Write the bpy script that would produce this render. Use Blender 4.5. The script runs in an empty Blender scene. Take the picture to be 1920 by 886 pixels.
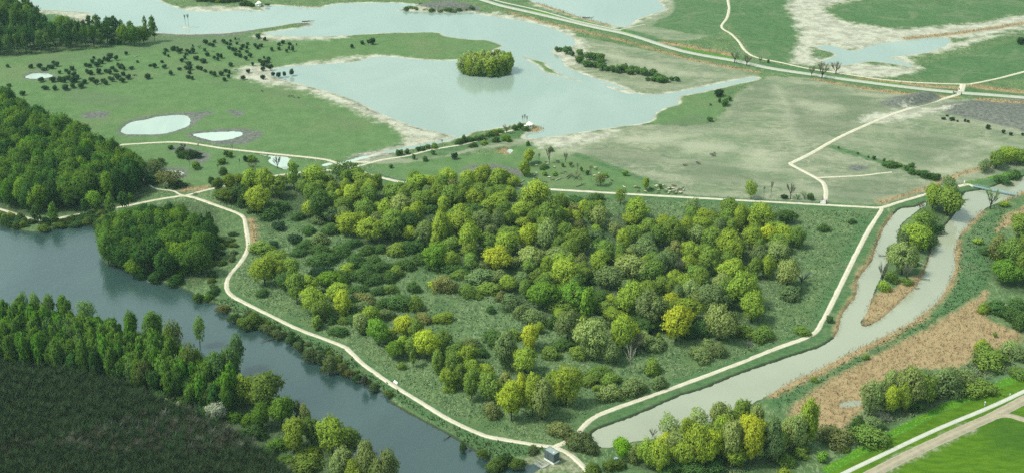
import bpy, bmesh, math, random
import numpy as np
from mathutils import Vector, Matrix, noise as mnoise

random.seed(7); RNG = np.random.default_rng(11)
S = bpy.context.scene
COL = S.collection
R = math.radians

# ------------------------------------------------------------------ camera
CAM_H, PITCH, F = 300.0, R(26.0), 2500.0          # F: focal length in pixels of a 1920 px wide picture
cam_d = bpy.data.cameras.new('camera'); cam = bpy.data.objects.new('camera', cam_d); COL.objects.link(cam)
cam.location = (0, 0, CAM_H); cam.rotation_euler = (R(90) - PITCH, 0, 0)
cam_d.sensor_width = 36.0; cam_d.lens = 36.0 * F / 1920.0
cam_d.clip_start = 1.0; cam_d.clip_end = 30000.0
S.camera = cam

# ------------------------------------------------------------------ light
SUN_EL, SUN_AZ = R(57), R(-104)                     # azimuth measured from +Y towards +X
world = bpy.data.worlds.new('World'); S.world = world; world.use_nodes = True
nt = world.node_tree; nt.nodes.clear()
sky = nt.nodes.new('ShaderNodeTexSky'); sky.sky_type = 'NISHITA'; sky.sun_disc = False
sky.sun_elevation = SUN_EL; sky.sun_rotation = SUN_AZ
sky.air_density = 1.0; sky.dust_density = 2.5; sky.ozone_density = 1.0; sky.altitude = 100
bg = nt.nodes.new('ShaderNodeBackground'); bg.inputs['Strength'].default_value = 0.15
wo = nt.nodes.new('ShaderNodeOutputWorld')
tint = nt.nodes.new('ShaderNodeMix'); tint.data_type = 'RGBA'; tint.blend_type = 'MULTIPLY'; tint.inputs[0].default_value = 1.0
tint.inputs[7].default_value = (.85, 1.03, .95, 1)          # sky light tinted green to carry the teal colour grade
veil = nt.nodes.new('ShaderNodeHueSaturation'); veil.inputs['Saturation'].default_value = .30     # thin white cloud over the blue
nt.links.new(sky.outputs[0], veil.inputs['Color']); nt.links.new(veil.outputs[0], tint.inputs[6]); nt.links.new(tint.outputs[2], bg.inputs['Color']); nt.links.new(bg.outputs[0], wo.inputs['Surface'])
sun_d = bpy.data.lights.new('sun', 'SUN'); sun = bpy.data.objects.new('sun', sun_d); COL.objects.link(sun)
sun_d.energy = 2.7; sun_d.angle = R(8.0); sun_d.color = (1.0, 0.98, 0.84)
to_sun = Vector((math.sin(SUN_AZ) * math.cos(SUN_EL), math.cos(SUN_AZ) * math.cos(SUN_EL), math.sin(SUN_EL)))
sun.rotation_euler = to_sun.to_track_quat('Z', 'Y').to_euler()
S.view_settings.view_transform = 'Standard'; S.view_settings.look = 'None'
S.view_settings.exposure = 0.80; S.view_settings.gamma = 1.0
S.render.engine = 'CYCLES'
S.cycles.max_bounces = 6; S.cycles.diffuse_bounces = 4; S.cycles.glossy_bounces = 2
S.cycles.transmission_bounces = 2; S.cycles.volume_bounces = 0; S.cycles.transparent_max_bounces = 4
S.cycles.sample_clamp_indirect = 1.0; S.cycles.sample_clamp_direct = 4.0; S.cycles.use_adaptive_sampling = False; S.cycles.use_denoising = False

# ------------------------------------------------------------------ picture measurements -> places on the ground
CP, SP = math.cos(PITCH), math.sin(PITCH)
GZ = 0.6                                            # level of dry land; water lies at 0
def G(u, v, z=GZ):
    a, b = (u - 960.0) / F, (443.0 - v) / F
    dx, dy, dz = a, CP + b * SP, -SP + b * CP
    t = (z - CAM_H) / dz
    return Vector((dx * t, dy * t, z))
def ppm(p):                                         # pixels per metre, and depression angle, at a place
    zc = p.y * CP + (CAM_H - p.z) * SP
    return F / zc, math.atan2(CAM_H, math.hypot(p.x, p.y))
def GP(pts, z=GZ):
    return np.array([G(u, v, z)[:2] for u, v in pts])
def pp(s):                                          # "x,y x,y ..." -> list of pairs
    return [tuple(float(c) for c in t.split(',')) for t in s.split()]

def smooth(P, n=8, closed=False):                   # Catmull-Rom
    P = np.asarray(P, float); k = len(P); out = []
    for i in range(k if closed else k - 1):
        if closed: a, b, c, d = P[(i - 1) % k], P[i], P[(i + 1) % k], P[(i + 2) % k]
        else: a, b, c, d = P[max(i - 1, 0)], P[i], P[i + 1], P[min(i + 2, k - 1)]
        for j in range(n):
            t = j / n
            out.append(0.5 * (2 * b + (c - a) * t + (2 * a - 5 * b + 4 * c - d) * t * t + (3 * b - a - 3 * c + d) * t ** 3))
    if not closed: out.append(P[-1])
    return np.array(out)

def seg_dist(X, Y, A, B):
    d = B - A; L = d @ d + 1e-12
    t = np.clip(((X - A[0]) * d[0] + (Y - A[1]) * d[1]) / L, 0, 1)
    return np.hypot(X - A[0] - t * d[0], Y - A[1] - t * d[1])

CAP = 16.0
def sdf_poly(X, Y, P, cap=CAP):                     # >0 inside, metres, clipped to +-cap
    P = np.asarray(P, float)
    out = np.full(X.shape, -cap)
    m = (X > P[:, 0].min() - cap) & (X < P[:, 0].max() + cap) & (Y > P[:, 1].min() - cap) & (Y < P[:, 1].max() + cap)
    x, y = X[m], Y[m]
    d = np.full(x.shape, cap); ins = np.zeros(x.shape, bool)
    for i in range(len(P)):
        A, B = P[i], P[(i + 1) % len(P)]
        lo, hi = np.minimum(A, B) - cap, np.maximum(A, B) + cap
        q = (x > lo[0]) & (x < hi[0]) & (y > lo[1]) & (y < hi[1])
        if q.any(): d[q] = np.minimum(d[q], seg_dist(x[q], y[q], A, B))
        if A[1] != B[1]:
            c = (A[1] > y) != (B[1] > y)
            ins ^= c & (x < (B[0] - A[0]) * (y - A[1]) / (B[1] - A[1]) + A[0])
    out[m] = np.where(ins, d, -d)
    return out
def sdf_line(X, Y, P, hw, cap=CAP):
    P = np.asarray(P, float); r = cap + hw
    d = np.full(X.shape, r)
    for A, B in zip(P[:-1], P[1:]):
        lo, hi = np.minimum(A, B) - r, np.maximum(A, B) + r
        q = (X > lo[0]) & (X < hi[0]) & (Y > lo[1]) & (Y < hi[1])
        if q.any(): d[q] = np.minimum(d[q], seg_dist(X[q], Y[q], A, B))
    return np.clip(hw - d, -cap, cap)

# ------------------------------------------------------------------ node helper
class NG:
    def __init__(self, name):
        self.m = bpy.data.materials.new(name); self.m.use_nodes = True
        self.t = self.m.node_tree; self.t.nodes.clear()
        self.out = self.n('ShaderNodeOutputMaterial')
    def n(self, ty, **kw):
        x = self.t.nodes.new(ty)
        for k, v in kw.items(): setattr(x, k, v)
        return x
    def put(self, sock, v):
        if v is None: return
        if isinstance(v, bpy.types.NodeSocket): self.t.links.new(v, sock)
        elif isinstance(v, (tuple, list)) and len(v) == 3 and sock.type == 'RGBA': sock.default_value = (*v, 1)
        else: sock.default_value = v
    def math(self, op, a, b=None, c=None, clamp=False):
        x = self.n('ShaderNodeMath', operation=op, use_clamp=clamp)
        for s, v in zip(x.inputs, (a, b, c)): self.put(s, v)
        return x.outputs[0]
    def mix(self, f, a, b, blend='MIX'):
        x = self.n('ShaderNodeMix', data_type='RGBA', blend_type=blend)
        self.put(x.inputs[0], f); self.put(x.inputs[6], a); self.put(x.inputs[7], b)
        return x.outputs[2]
    def noise(self, scale, detail=3, rough=0.55, vec=None, dist=0.0):
        x = self.n('ShaderNodeTexNoise'); self.put(x.inputs['Vector'], vec)
        x.inputs['Scale'].default_value = scale; x.inputs['Detail'].default_value = detail
        x.inputs['Roughness'].default_value = rough; x.inputs['Distortion'].default_value = dist
        return x.outputs['Fac']
    def step(self, v, lo, hi):
        x = self.n('ShaderNodeMapRange', interpolation_type='SMOOTHSTEP')
        self.put(x.inputs[0], v); x.inputs[1].default_value = lo; x.inputs[2].default_value = hi
        return x.outputs[0]
    def coord(self, kind='Object', scale=None, rot=0.0):
        o = self.n('ShaderNodeTexCoord').outputs[kind]
        if scale is None: return o
        mp = self.n('ShaderNodeMapping'); self.put(mp.inputs['Vector'], o)
        mp.inputs['Scale'].default_value = scale; mp.inputs['Rotation'].default_value = (0, 0, rot)
        return mp.outputs[0]
    def bump(self, h, strength=0.5, dist=0.2):
        x = self.n('ShaderNodeBump'); self.put(x.inputs['Height'], h)
        x.inputs['Strength'].default_value = strength; x.inputs['Distance'].default_value = dist
        return x.outputs[0]
    def bsdf(self, color, rough=0.9, normal=None, spec=0.3, **kw):
        x = self.n('ShaderNodeBsdfPrincipled'); self.put(x.inputs['Base Color'], color)
        self.put(x.inputs['Roughness'], rough); self.put(x.inputs['Specular IOR Level'], spec)
        if normal is not None: self.put(x.inputs['Normal'], normal)
        for k, v in kw.items(): self.put(x.inputs[k], v)
        self.t.links.new(x.outputs[0], self.out.inputs['Surface']); return x

def plain(name, c, rough=0.7, var=0.12, scale=3.0, spec=0.3, metal=0.0):
    g = NG(name)
    nz = g.noise(scale, 4, vec=g.coord())
    lo = tuple(x * (1 - var) for x in c); hi = tuple(min(1, x * (1 + var)) for x in c)
    g.bsdf(g.mix(g.step(nz, 0.3, 0.7), lo, hi), rough, g.bump(nz, 0.25, 0.02), spec, Metallic=metal)
    return g.m

# ------------------------------------------------------------------ object helpers
def link(name, me, parent=None, mat=None, loc=None):
    o = bpy.data.objects.new(name, me); COL.objects.link(o)
    if mat is not None:
        me.materials.clear()
        for m in (mat if isinstance(mat, (list, tuple)) else [mat]): me.materials.append(m)
    if parent is not None: o.parent = parent
    if loc is not None: o.location = loc
    return o
def tag(o, label, cat, group=None):
    o['label'] = label; o['category'] = cat
    if group: o['group'] = group
    return o
def empty(name, loc, rz=0.0):
    o = bpy.data.objects.new(name, None); COL.objects.link(o); o.location = loc; o.rotation_euler = (0, 0, rz)
    o.empty_display_size = 0.5
    return o
def mesh_np(name, V, Fq, mat_idx=None, smooth_f=False):
    V = np.asarray(V, np.float32); Fq = np.asarray(Fq, np.int32); k = Fq.shape[1]
    me = bpy.data.meshes.new(name)
    me.vertices.add(len(V)); me.vertices.foreach_set('co', V.ravel())
    me.loops.add(Fq.size); me.loops.foreach_set('vertex_index', Fq.ravel())
    me.polygons.add(len(Fq)); me.polygons.foreach_set('loop_start', np.arange(0, Fq.size, k, dtype=np.int32))
    me.polygons.foreach_set('loop_total', np.full(len(Fq), k, np.int32))
    if mat_idx is not None: me.polygons.foreach_set('material_index', np.asarray(mat_idx, np.int32))
    if smooth_f: me.polygons.foreach_set('use_smooth', np.ones(len(Fq), bool))
    me.update(calc_edges=True); return me
class MB:                                            # collects boxes and tubes into one mesh
    def __init__(self): self.b = bmesh.new()
    def box(self, cx, cy, cz, sx, sy, sz, rz=0.0, bev=0.0, taper=1.0):
        r = bmesh.ops.create_cube(self.b, size=1.0)
        for v in r['verts']:
            k = taper if v.co.z > 0 else 1.0
            v.co = Vector((v.co.x * sx * k, v.co.y * sy * k, v.co.z * sz))
        if bev:
            es = list({e for v in r['verts'] for e in v.link_edges})
            rr = bmesh.ops.bevel(self.b, geom=es, offset=bev, segments=1, affect='EDGES')
            vs = list({v for f in rr['faces'] for v in f.verts} | {v for v in r['verts'] if v.is_valid})
        else: vs = r['verts']
        c, s = math.cos(rz), math.sin(rz)
        for v in vs:
            x, y = v.co.x, v.co.y
            v.co = Vector((cx + x * c - y * s, cy + x * s + y * c, cz + v.co.z))
        return self
    def tube(self, pts, rad, n=6, caps=True):
        pts = [Vector(p) for p in pts]; rings = []
        for i, p in enumerate(pts):
            t = (pts[min(i + 1, len(pts) - 1)] - pts[max(i - 1, 0)]).normalized()
            a = t.cross(Vector((0, 0, 1)) if abs(t.z) < 0.9 else Vector((1, 0, 0))).normalized(); b = t.cross(a)
            r = rad[i] if isinstance(rad, (list, tuple)) else rad
            rings.append([self.b.verts.new(p + (a * math.cos(2 * math.pi * k / n) + b * math.sin(2 * math.pi * k / n)) * r) for k in range(n)])
        for q, w in zip(rings[:-1], rings[1:]):
            for k in range(n): self.b.faces.new((q[k], q[(k + 1) % n], w[(k + 1) % n], w[k]))
        if caps:
            self.b.faces.new(rings[0][::-1]); self.b.faces.new(rings[-1])
        return self
    def face(self, pts): self.b.faces.new([self.b.verts.new(p) for p in pts]); return self
    def mesh(self, name, sm=False):
        me = bpy.data.meshes.new(name)
        bmesh.ops.recalc_face_normals(self.b, faces=self.b.faces[:])
        self.b.to_mesh(me); self.b.free()
        if sm:
            for p in me.polygons: p.use_smooth = True
        return me
    def build(self, name, mat, parent=None, sm=False, loc=None):
        return link(name, self.mesh(name, sm), parent, mat, loc)
# ================================================================== outlines of water, paths and fields
W_LAKE = [pp('-300,-40 -40,30 34,17 54,17 110,20 169,25 173,37 230,52 291,61 345,64 400,63 450,59 508,51 549,44 576,42 587,46 576,51 528,58 498,62 508,66 576,69 640,67 700,63 758,61 823,61 836,68 884,74 911,75 941,85 935,93 900,104 857,114 792,113 728,107 698,108 667,117 640,118.5 590,122 542,125 515,130 508,136 515,144 528,149 576,161 640,179 681,195 708,210 769,234 809,245 857,255 862,253 872,250 900,245 931,240 965,233 985,229 1005,233 1018,242 1008,247 990,250 985,259 999,259 1033,256 1080,249 1148,239 1199,232 1222,225 1229,212 1250,201 1270,196 1270,186 1280,179 1314,173 1382,157 1420,149 1409,146 1365,154 1280,171 1233,178 1199,177 1180,170 1148,157 1114,147 1073,132 1057,122 1053,112 1043,103 1031,96.5 1040,93 1070,89 1078,81 1073,71 1053,61 1012,47 962,37 894,27 884,24 830,24 782,20 742,22 752,18 785,14 755,7 640,7.5 599,15 555,13 505,11 494,15 496,22 467,20 406,22 355,21 325,13 295,0 285,-25 -300,-60'),
          pp('985,-25 996,0 1006,5 1053,20 1090,34 1148,47 1172,50 1185,44 1199,34 1243,20 1244,13 1233,0 1225,-25')]
LAND_IN_LAKE = [pp('975,105 1000,111 1023,117 1030,125 1058,142 1098,154 1080,152 1050,143 1022,137 1007,124 985,111'),
                pp('1130,160 1150,163 1192,174 1178,176 1150,168'),
                pp('864,133 880,140 908,143 935,142 952,139 956,132 935,126 900,124 872,127'),
                pp('338,51 350,50 360,51 350,53')]
W_SHALLOW = [pp('1531,89 1561,86 1585,94 1605,96 1639,85 1686,78 1761,70 1781,80 1747,96 1703,103 1666,109 1690,115 1710,125 1680,120 1632,115 1585,122 1541,117 1571,103')]
W_INLET = [pp('868,250 845,259 800,269 760,276 721,284 726,286 775,279 820,269 855,259 880,252')]
W_POND = [pp('227,244 244,230 271,225 305,218 349,217 357,230 345,240 305,251 257,252 234,251'),
          pp('362,252 389,249 444,247 455,252 433,261 400,264 372,257'),
          pp('47,145 64,138 91,139 97,144 68,148'),
          pp('503,303 515,292 535,293 542,300 538,318 520,312'), pp('480,288 500,291 545,298 530,299'),
          pp('632,305.5 660,299 688,292 690,295.5 660,303 636,308'), pp('604,309 620,305 623,308 606,312'),
          pp('304,325 318,319 335,321 345,326 325,330'), pp('950,283 958,279 962,283 955,288'),
         ]
W_RIVER = [pp('-200,415 0,425 20,429 44,434 74,436 112,427 190,425 196,455 195,485 203,497 237,502 281,524 325,537 359,549 369,564 406,571 417,581 440,600 458,613 488,616 528,633 569,660 596,681 640,697 677,708 691,725 730,743 733,755 786,786 830,809 877,837 921,867 940,878 985,872 1010,868 1016,874 1000,886 960,905 930,950 800,960 755,915 700,880 640,852 585,800 555,775 530,757 470,742 400,712 320,678 220,645 120,628 0,618 -200,600')]
W_CHAN = [pp('1990,312 1920,331 1873,346 1852,354 1829,358 1808,362 1803,375 1798,390 1775,420 1754,439 1744,473 1737,500 1720,534 1696,557 1666,585 1640,605 1622,611 1615,609 1616,598 1625,588 1639,547 1649,524 1656,507 1669,480 1683,449 1688,422 1707,405 1724,392 1735,386 1733,380 1717,388 1690,391 1676,402 1659,425 1649,446 1639,473 1632,493 1608,524 1605,554 1581,586 1568,627 1544,647 1517,657 1443,681 1368,708 1321,728 1280,740 1236,759 1182,782 1124,803 1109,813 1112,823 1128,838 1155,835 1195,826 1270,815 1340,790 1402,760 1449,735 1483,716 1531,694 1551,684 1602,657 1652,633 1686,616 1724,593 1761,561 1781,527 1791,500 1791,473 1795,453 1801,439 1822,415 1839,398 1856,386 1876,378 1903,366 1920,359 1990,335'),
          pp('1575,755 1600,750 1617,752 1612,760 1578,764')]

PATHS = {   # name: (pixel centre line, width in metres, material key)
 'gravel_path': [(pp('-60,378 0,392 20,398 51,408 68,412 91,412 135,404 190,394 237,386 291,375 335,368 352,367'), 2.6),
                 (pp('348,367 373,360 406,352 474,337 528,328 576,322 633,318 667,315'), 2.5),
                 (pp('346,367 366,371 406,385 444,399 457,408 461,425 465,449 464,469 450,493 430,517 425,537 433,552 457,566 501,588 559,616 640,647 657,659 684,684 735,720 792,755 843,786 904,814 945,823 1012,834 1040,838 1067,850 1087,867 1102,886 1125,940'), 2.9),
                 (pp('1037,838 1060,828 1080,816 1094,799 1114,782 1148,767 1216,743 1280,720 1382,682 1449,655 1510,633 1531,620 1541,603 1551,586 1585,517 1619,449 1639,415 1652,395 1652,388'), 3.0),
                 (pp('660,316 670,319 708,331 755,342 802,347 870,348 958,352 1029,355 1148,362 1280,369.6 1415,377 1544,384 1619,388 1652,389 1680,381 1734,365 1765,357 1795,350 1815,346 1826,350'), 2.9),
                 (pp('1545,383 1549,361 1544,344 1531,334 1503,319 1483,308 1490,303 1517,290 1568,261 1619,237 1686,210 1754,190 1795,178 1803,173'), 3.4),
                 (pp('1530,333.5 1585,331 1619,329 1652,325 1672,323'), 1.8),
                 (pp('20,190 46,206 68,218 88,230 130,258 186,274 237,271 305,267 339,267 373,271 423,279 508,288 576,295 600,298 618,301 635,307 650,312 667,316'), 2.5),
                 (pp('664,314 692,306 721,299 765,292 809,281 877,269 924,255 962,244 980,240'), 2.3),
                 (pp('660,304 680,304 696,304.6'), 2.2),
                 (pp('261,331 275,342 291,353 325,358 336,364 348,367'), 1.6),
                 (pp('1361,-40 1365,0 1367,17 1363,34 1353,51 1371,64 1385,78 1398,96 1419,108 1466,118 1517,129 1585,139 1652,149 1720,155 1808,158 1829,156 1873,147 1920,135 1990,118'), 2.6),
                 (pp('1806,158 1802,172'), 5.0),
                 (pp('425,-14 440,0 475,9'), 2.0)],
 'road': [(pp('860,-14 911,2 945,12 1012,27 1114,51 1182,66 1280,96 1382,115 1449,129 1517,139 1585,149 1686,162 1788,173 1856,178 1920,183 2000,188'), 5.2)],
 'cycle_path': [(pp('900,-10 921,-2 945,5 1012,20 1080,39 1148,54 1165,57'), 2.4), (pp('1162,56 1185,51 1210,46'), 1.4)],
 'concrete_path': [(pp('1500,930 1581,887 1652,853 1754,805 1856,762.5 1920,733 1990,700'), 2.0)],
 'track': [(pp('1530,940 1635,887 1720,844 1822,797 1862,779 1920,749 1990,713'), 4.7),
           (pp('1855,783 1885,777 1925,787 1990,806'), 3.4)],
 'lay_by': [(pp('735,717 744,722'), 2.4)],
}
ROAD_PX = PATHS['road'][0][0]

# mask channels -> lists of (kind, pixel points, half width)
ZONES = {
 'meadow': [('poly', pp('-60,105 0,108 90,100 170,92 250,82 300,77 450,66 500,62 640,69 823,62 941,86 857,113 728,107 667,117 600,122 545,126 480,140 560,160 640,186 700,214 750,246 762,262 700,290 640,300 500,285 340,265 180,272 60,215 -60,170'), 0),
            ('poly', pp('1229,215 1270,190 1300,178 1335,170 1368,185 1372,196 1335,228 1270,234 1225,232'), 0),
            ('poly', pp('975,105 1000,111 1023,117 1030,125 1058,142 1098,154 1050,143 1022,137 1007,124 985,111'), 0),
            ('poly', pp('1130,160 1150,163 1192,174 1178,176 1150,168'), 0),
            ('poly', pp('690,318 760,302 860,292 940,290 985,268 1060,285 1180,328 1275,364 1000,350 800,343'), 0),
            ('poly', pp('190,278 340,271 480,290 610,312 400,348 330,355 250,310'), 0),
            ('poly', pp('1070,100 1100,118 1160,138 1250,160 1200,168 1120,146 1065,118'), 0)],
 'dry': [('poly', pp('1000,262 1080,250 1200,234 1280,236 1340,228 1380,180 1425,150 1480,143 1600,160 1780,186 1960,190 1960,292 1850,315 1750,352 1650,384 1544,381 1280,364 1180,327 1100,292'), 0),
         ('poly', pp('884,24 960,32 1080,66 1200,92 1330,118 1420,138 1400,148 1280,168 1200,174 1100,140 1060,118 1035,98 1078,80 1050,58 960,34'), 0),
         ('poly', pp('1160,54 1200,40 1250,10 1250,-20 1360,-20 1350,52 1290,76 1200,70'), 0),
         ('poly', pp('660,300 720,290 880,274 985,260 1000,268 900,282 800,300 720,308'), 0),
         ('poly', pp('1640,384 1740,352 1820,320 1960,280 1960,310 1830,345 1760,356 1680,380'), 0)],
 'sand': [('poly', pp('508,128 515,146 576,163 640,181 700,208 769,236 812,247 858,256 840,262 760,274 700,296 660,300 700,285 758,268 748,246 690,218 620,188 560,168 490,156 440,140 470,122'), 0),
          ('poly', pp('640,118 700,107 760,108 700,104 620,112 545,124'), 0),
          ('poly', pp('40,18 110,20 169,25 173,40 150,44 120,28 60,24'), 0),
          ('poly', pp('345,22 406,22 496,22 470,14 400,12 350,14'), 0),
          ('poly', pp('500,66 640,68 640,72 560,76 490,74 480,66'), 0),
          ('poly', pp('884,24 962,36 1053,60 1080,81 1072,92 1030,97 1060,122 1120,148 1200,177 1150,165 1075,135 1100,100 1095,80 1060,54 960,28'), 0),
          ('poly', pp('1480,0 1600,-20 1640,-10 1565,8 1545,18 1575,38 1640,50 1720,54 1845,42 1895,32 1990,18 1990,40 1920,52 1840,68 1770,72 1680,80 1600,92 1550,84 1520,95 1540,118 1490,118 1500,60'), 0),
          ('poly', pp('1990,60 1900,62 1840,75 1790,92 1700,108 1730,128 1650,145 1540,128 1600,120 1720,126 1680,110 1780,84 1860,66'), 0),
          ('poly', pp('1000,260 1080,252 1150,243 1150,252 1080,272 1020,275'), 0),
          ('poly', pp('1610,222 1720,200 1760,200 1800,196 1780,205 1700,222 1640,232'), 0),
          ('poly', pp('1230,-10 1250,-10 1250,16 1205,36 1178,54 1172,50 1199,33 1240,20'), 0),
          ('poly', pp('1000,-20 1010,0 1060,20 1150,48 1140,52 1050,24 1000,6'), 0)],
 'mud': [('poly', pp('220,244 240,227 300,215 345,211 400,209 380,222 362,234 345,244 305,254 250,256 225,252'), 0),
         ('poly', pp('350,250 400,243 460,242 490,250 480,262 440,272 400,270 365,262'), 0),
         ('poly', pp('150,216 170,209 205,210 195,221 165,222'), 0), ('poly', pp('42,146 60,135 98,136 104,146 70,151'), 0),
         ('poly', pp('650,300 690,285 740,280 730,290 690,300'), 0), ('poly', pp('860,325 900,308 960,312 980,330 920,338'), 0),
         ('poly', pp('1752,204 1800,190 1960,190 1960,255 1900,240 1830,225'), 0),
         ('poly', pp('1650,193 1690,180 1730,172 1768,180 1740,195 1700,204'), 0),
         ('poly', pp('742,21 785,8 840,2 890,10 900,22 884,24 830,22'), 0),
         ('poly', pp('1590,315 1610,310 1625,318 1600,320'), 0), ('poly', pp('320,276 350,275 390,290 380,306 350,298'), 0),
         ('poly', pp('430,207 452,208 455,216 438,218'), 0),
         ('line', pp('450,59 508,50 549,43.5 580,44'), 5.0), ('line', pp('290,64 400,66 450,61'), 3.0),
         ('line', pp('600,162 640,176 690,205 780,240 840,256'), 2.4),
         ('poly', pp('300,316 345,316 352,330 320,334'), 0)],
 'reed': [('poly', pp('1850,545 1830,560 1780,590 1720,625 1660,655 1560,710 1500,750 1478,775 1530,800 1580,805 1600,780 1680,700 1720,690 1800,688 1830,658 1900,650 1915,625 1870,608 1848,590'), 0),
          ('poly', pp('1615,610 1636,556 1665,545 1722,515 1738,500 1745,475 1755,480 1735,540 1700,565 1650,600'), 0),
          ('poly', pp('1866,436 1878,414 1900,398 1960,372 1960,396 1910,412'), 0),
          ('line', pp('1449,735 1483,716 1551,684 1602,657 1652,633 1724,593'), 3.6),
          ('line', pp('1724,593 1761,561 1785,520 1793,480 1797,450'), 1.6), ('line', pp('1801,437 1824,413 1842,396'), 1.6),
          ('line', pp('1876,376 1920,357 1960,343'), 2.6),
          ('line', pp('1676,402 1659,425 1639,473 1608,524 1603,554 1581,586 1568,627'), 1.3),
          ('line', pp('950,22 1012,40 1114,64 1182,80 1280,108 1350,123 1420,136'), 1.8),
          ('line', pp('1530,150 1600,163 1700,176 1790,183'), 2.0), ('line', pp('1835,186 1960,196'), 2.4),
          ('line', pp('1240,80 1280,86 1370,102'), 3.0), ('line', pp('1600,146 1700,157 1795,166'), 2.0), ('line', pp('1826,162 1960,178'), 3.0),
          ('line', pp('1650,379 1740,353 1800,326 1850,314'), 1.8), ('line', pp('1700,72 1800,62 1920,44'), 2.6),
          ('poly', pp('1000,238 1014,238 1018,243 1005,247 995,246'), 0), ('poly', pp('932,282 945,276 957,279 955,287 940,288'), 0),
          ('line', pp('345,356 385,352'), 2.5), ('line', pp('471,412 474,430 476,462'), 2.0),
          ('line', pp('500,13 555,14 600,16'), 2.5), ('line', pp('1010,6 1060,24 1140,48'), 2.0)],
 'lawn': [('poly', pp('1440,935 1551,886 1619,850 1720,796 1822,748 1920,707 2000,670 2000,1000 1440,1000'), 0)],
 'dark': [('poly', pp('1240,-20 1358,-20 1354,52 1320,66 1250,55 1225,45 1262,25 1262,0'), 0),
          ('poly', pp('1374,-20 1480,-20 1484,20 1500,42 1490,88 1498,118 1420,104 1392,70 1372,48'), 0),
          ('poly', pp('1565,18 1600,6 1700,2 1820,10 1895,30 1840,38 1720,50 1640,46 1580,35'), 0),
          ('poly', pp('1720,140 1745,118 1800,104 1850,92 1960,70 1960,140 1880,148 1800,155 1740,152'), 0),
          ('poly', pp('1640,-30 1960,-30 1960,20 1900,26 1800,4 1700,-2'), 0),
          ('line', pp('1080,290 1180,326 1270,362'), 2.5), ('line', pp('1562,276 1620,294 1680,312 1745,335'), 3.0),
          ('line', ROAD_PX, 5.6), ('line', [(u, v - 4) for u, v in ROAD_PX], 6.0),
          ('line', pp('690,322 760,345 880,351 1280,373 1640,391'), 4.5),
          ('line', pp('1640,400 1585,520 1545,610 1515,635 1280,725 1110,790'), 6.5),
          ('line', pp('1690,384 1740,371 1800,356 1850,345 1960,318'), 6.0),
          ('poly', pp('1440,745 1560,690 1700,615 1760,580 1790,540 1800,470 1830,415 1870,395 1850,470 1850,540 1760,598 1640,662 1500,742 1460,765'), 0),
          ('poly', pp('60,22 120,28 160,45 190,64 60,66 40,40'), 0),
          ('line', pp('420,545 500,595 640,655 740,730 900,820 1040,845'), 4.0),
          ('poly', pp('740,292 860,272 960,246 985,240 985,255 940,262 880,278 800,298'), 0),
          ('poly', pp('1340,905 1440,868 1560,800 1700,790 1800,742 1900,700 1960,680 1960,660 1880,690 1700,760 1500,820 1300,880 1120,870 1200,900'), 0)],
 'forest': [('poly', pp('-200,195 30,200 95,240 190,280 255,305 300,345 240,385 120,402 60,402 -200,392'), 0),
            ('poly', pp('190,425 300,385 360,378 410,395 400,500 360,540 300,520 200,490'), 0),
            ('poly', pp('-200,620 0,618 120,628 320,678 400,712 470,745 560,790 680,870 760,920 760,1000 -200,1000'), 0),
            ('poly', pp('480,350 560,330 660,335 760,350 860,352 1010,366 1000,420 1130,410 1180,395 1240,420 1320,400 1380,400 1470,420 1480,480 1400,560 1400,620 1300,610 1220,630 1100,630 1000,590 900,540 830,490 780,470 700,455 600,420 560,410 500,400'), 0),
            ('poly', pp('1210,900 1200,850 1300,820 1420,800 1470,850 1440,890'), 0), ('poly', pp('1690,510 1720,440 1740,395 1800,365 1790,395 1745,440 1735,470 1700,505'), 0),
            ('poly', pp('1850,480 1900,450 1960,420 1960,540 1880,540'), 0), ('poly', pp('-200,70 60,68 200,62 280,66 290,84 220,92 0,108 -200,110'), 0)],
 'flower': [('line', pp('1280,90 1340,103 1385,112'), 1.6), ('line', pp('1000,20 1090,40 1180,62'), 1.8), ('line', pp('1560,143 1700,160'), 1.2),
            ('line', pp('1551,880 1720,788 1822,742 1920,702'), 2.0), ('line', pp('1815,342 1870,330 1900,322'), 1.2)],
 'pebble': [('line', pp('1060,855 1080,880 1095,915'), 3.0), ('line', pp('1640,888 1720,846 1820,800'), 2.6), ('poly', pp('1000,845 1040,858 1050,880 1020,890 990,880'), 0)],
 'damp': [('poly', pp('1470,170 1540,165 1640,190 1690,205 1620,230 1560,255 1500,262 1475,235'), 0), ('poly', pp('1545,345 1640,335 1720,345 1650,370 1570,372'), 0), ('poly', pp('1050,285 1150,275 1250,290 1200,310 1120,305'), 0),
          ('poly', pp('1700,250 1800,262 1850,290 1760,310 1690,290'), 0), ('poly', pp('1300,215 1340,235 1280,245 1230,240'), 0), ('poly', pp('1180,100 1260,120 1220,130 1170,115'), 0), ('poly', pp('1420,152 1460,158 1450,180 1400,215 1370,225 1385,185'), 0),
          ('poly', pp('120,165 200,175 260,190 200,200 130,190'), 0), ('poly', pp('60,112 170,99 300,85 300,91 180,107 80,122'), 0), ('poly', pp('280,70 450,65 530,70 450,80 330,92 290,82'), 0), ('line', pp('560,190 600,205 640,225 660,240'), 1.5), ('line', pp('400,152 470,166 540,178'), 2.0),
          ('poly', pp('1830,792 1930,786 1970,840 1900,850 1850,822'), 0), ('line', pp('1430,330 1480,345 1530,352'), 2.0), ('poly', pp('1290,300 1370,310 1420,340 1340,345 1280,330'), 0)],
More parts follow.
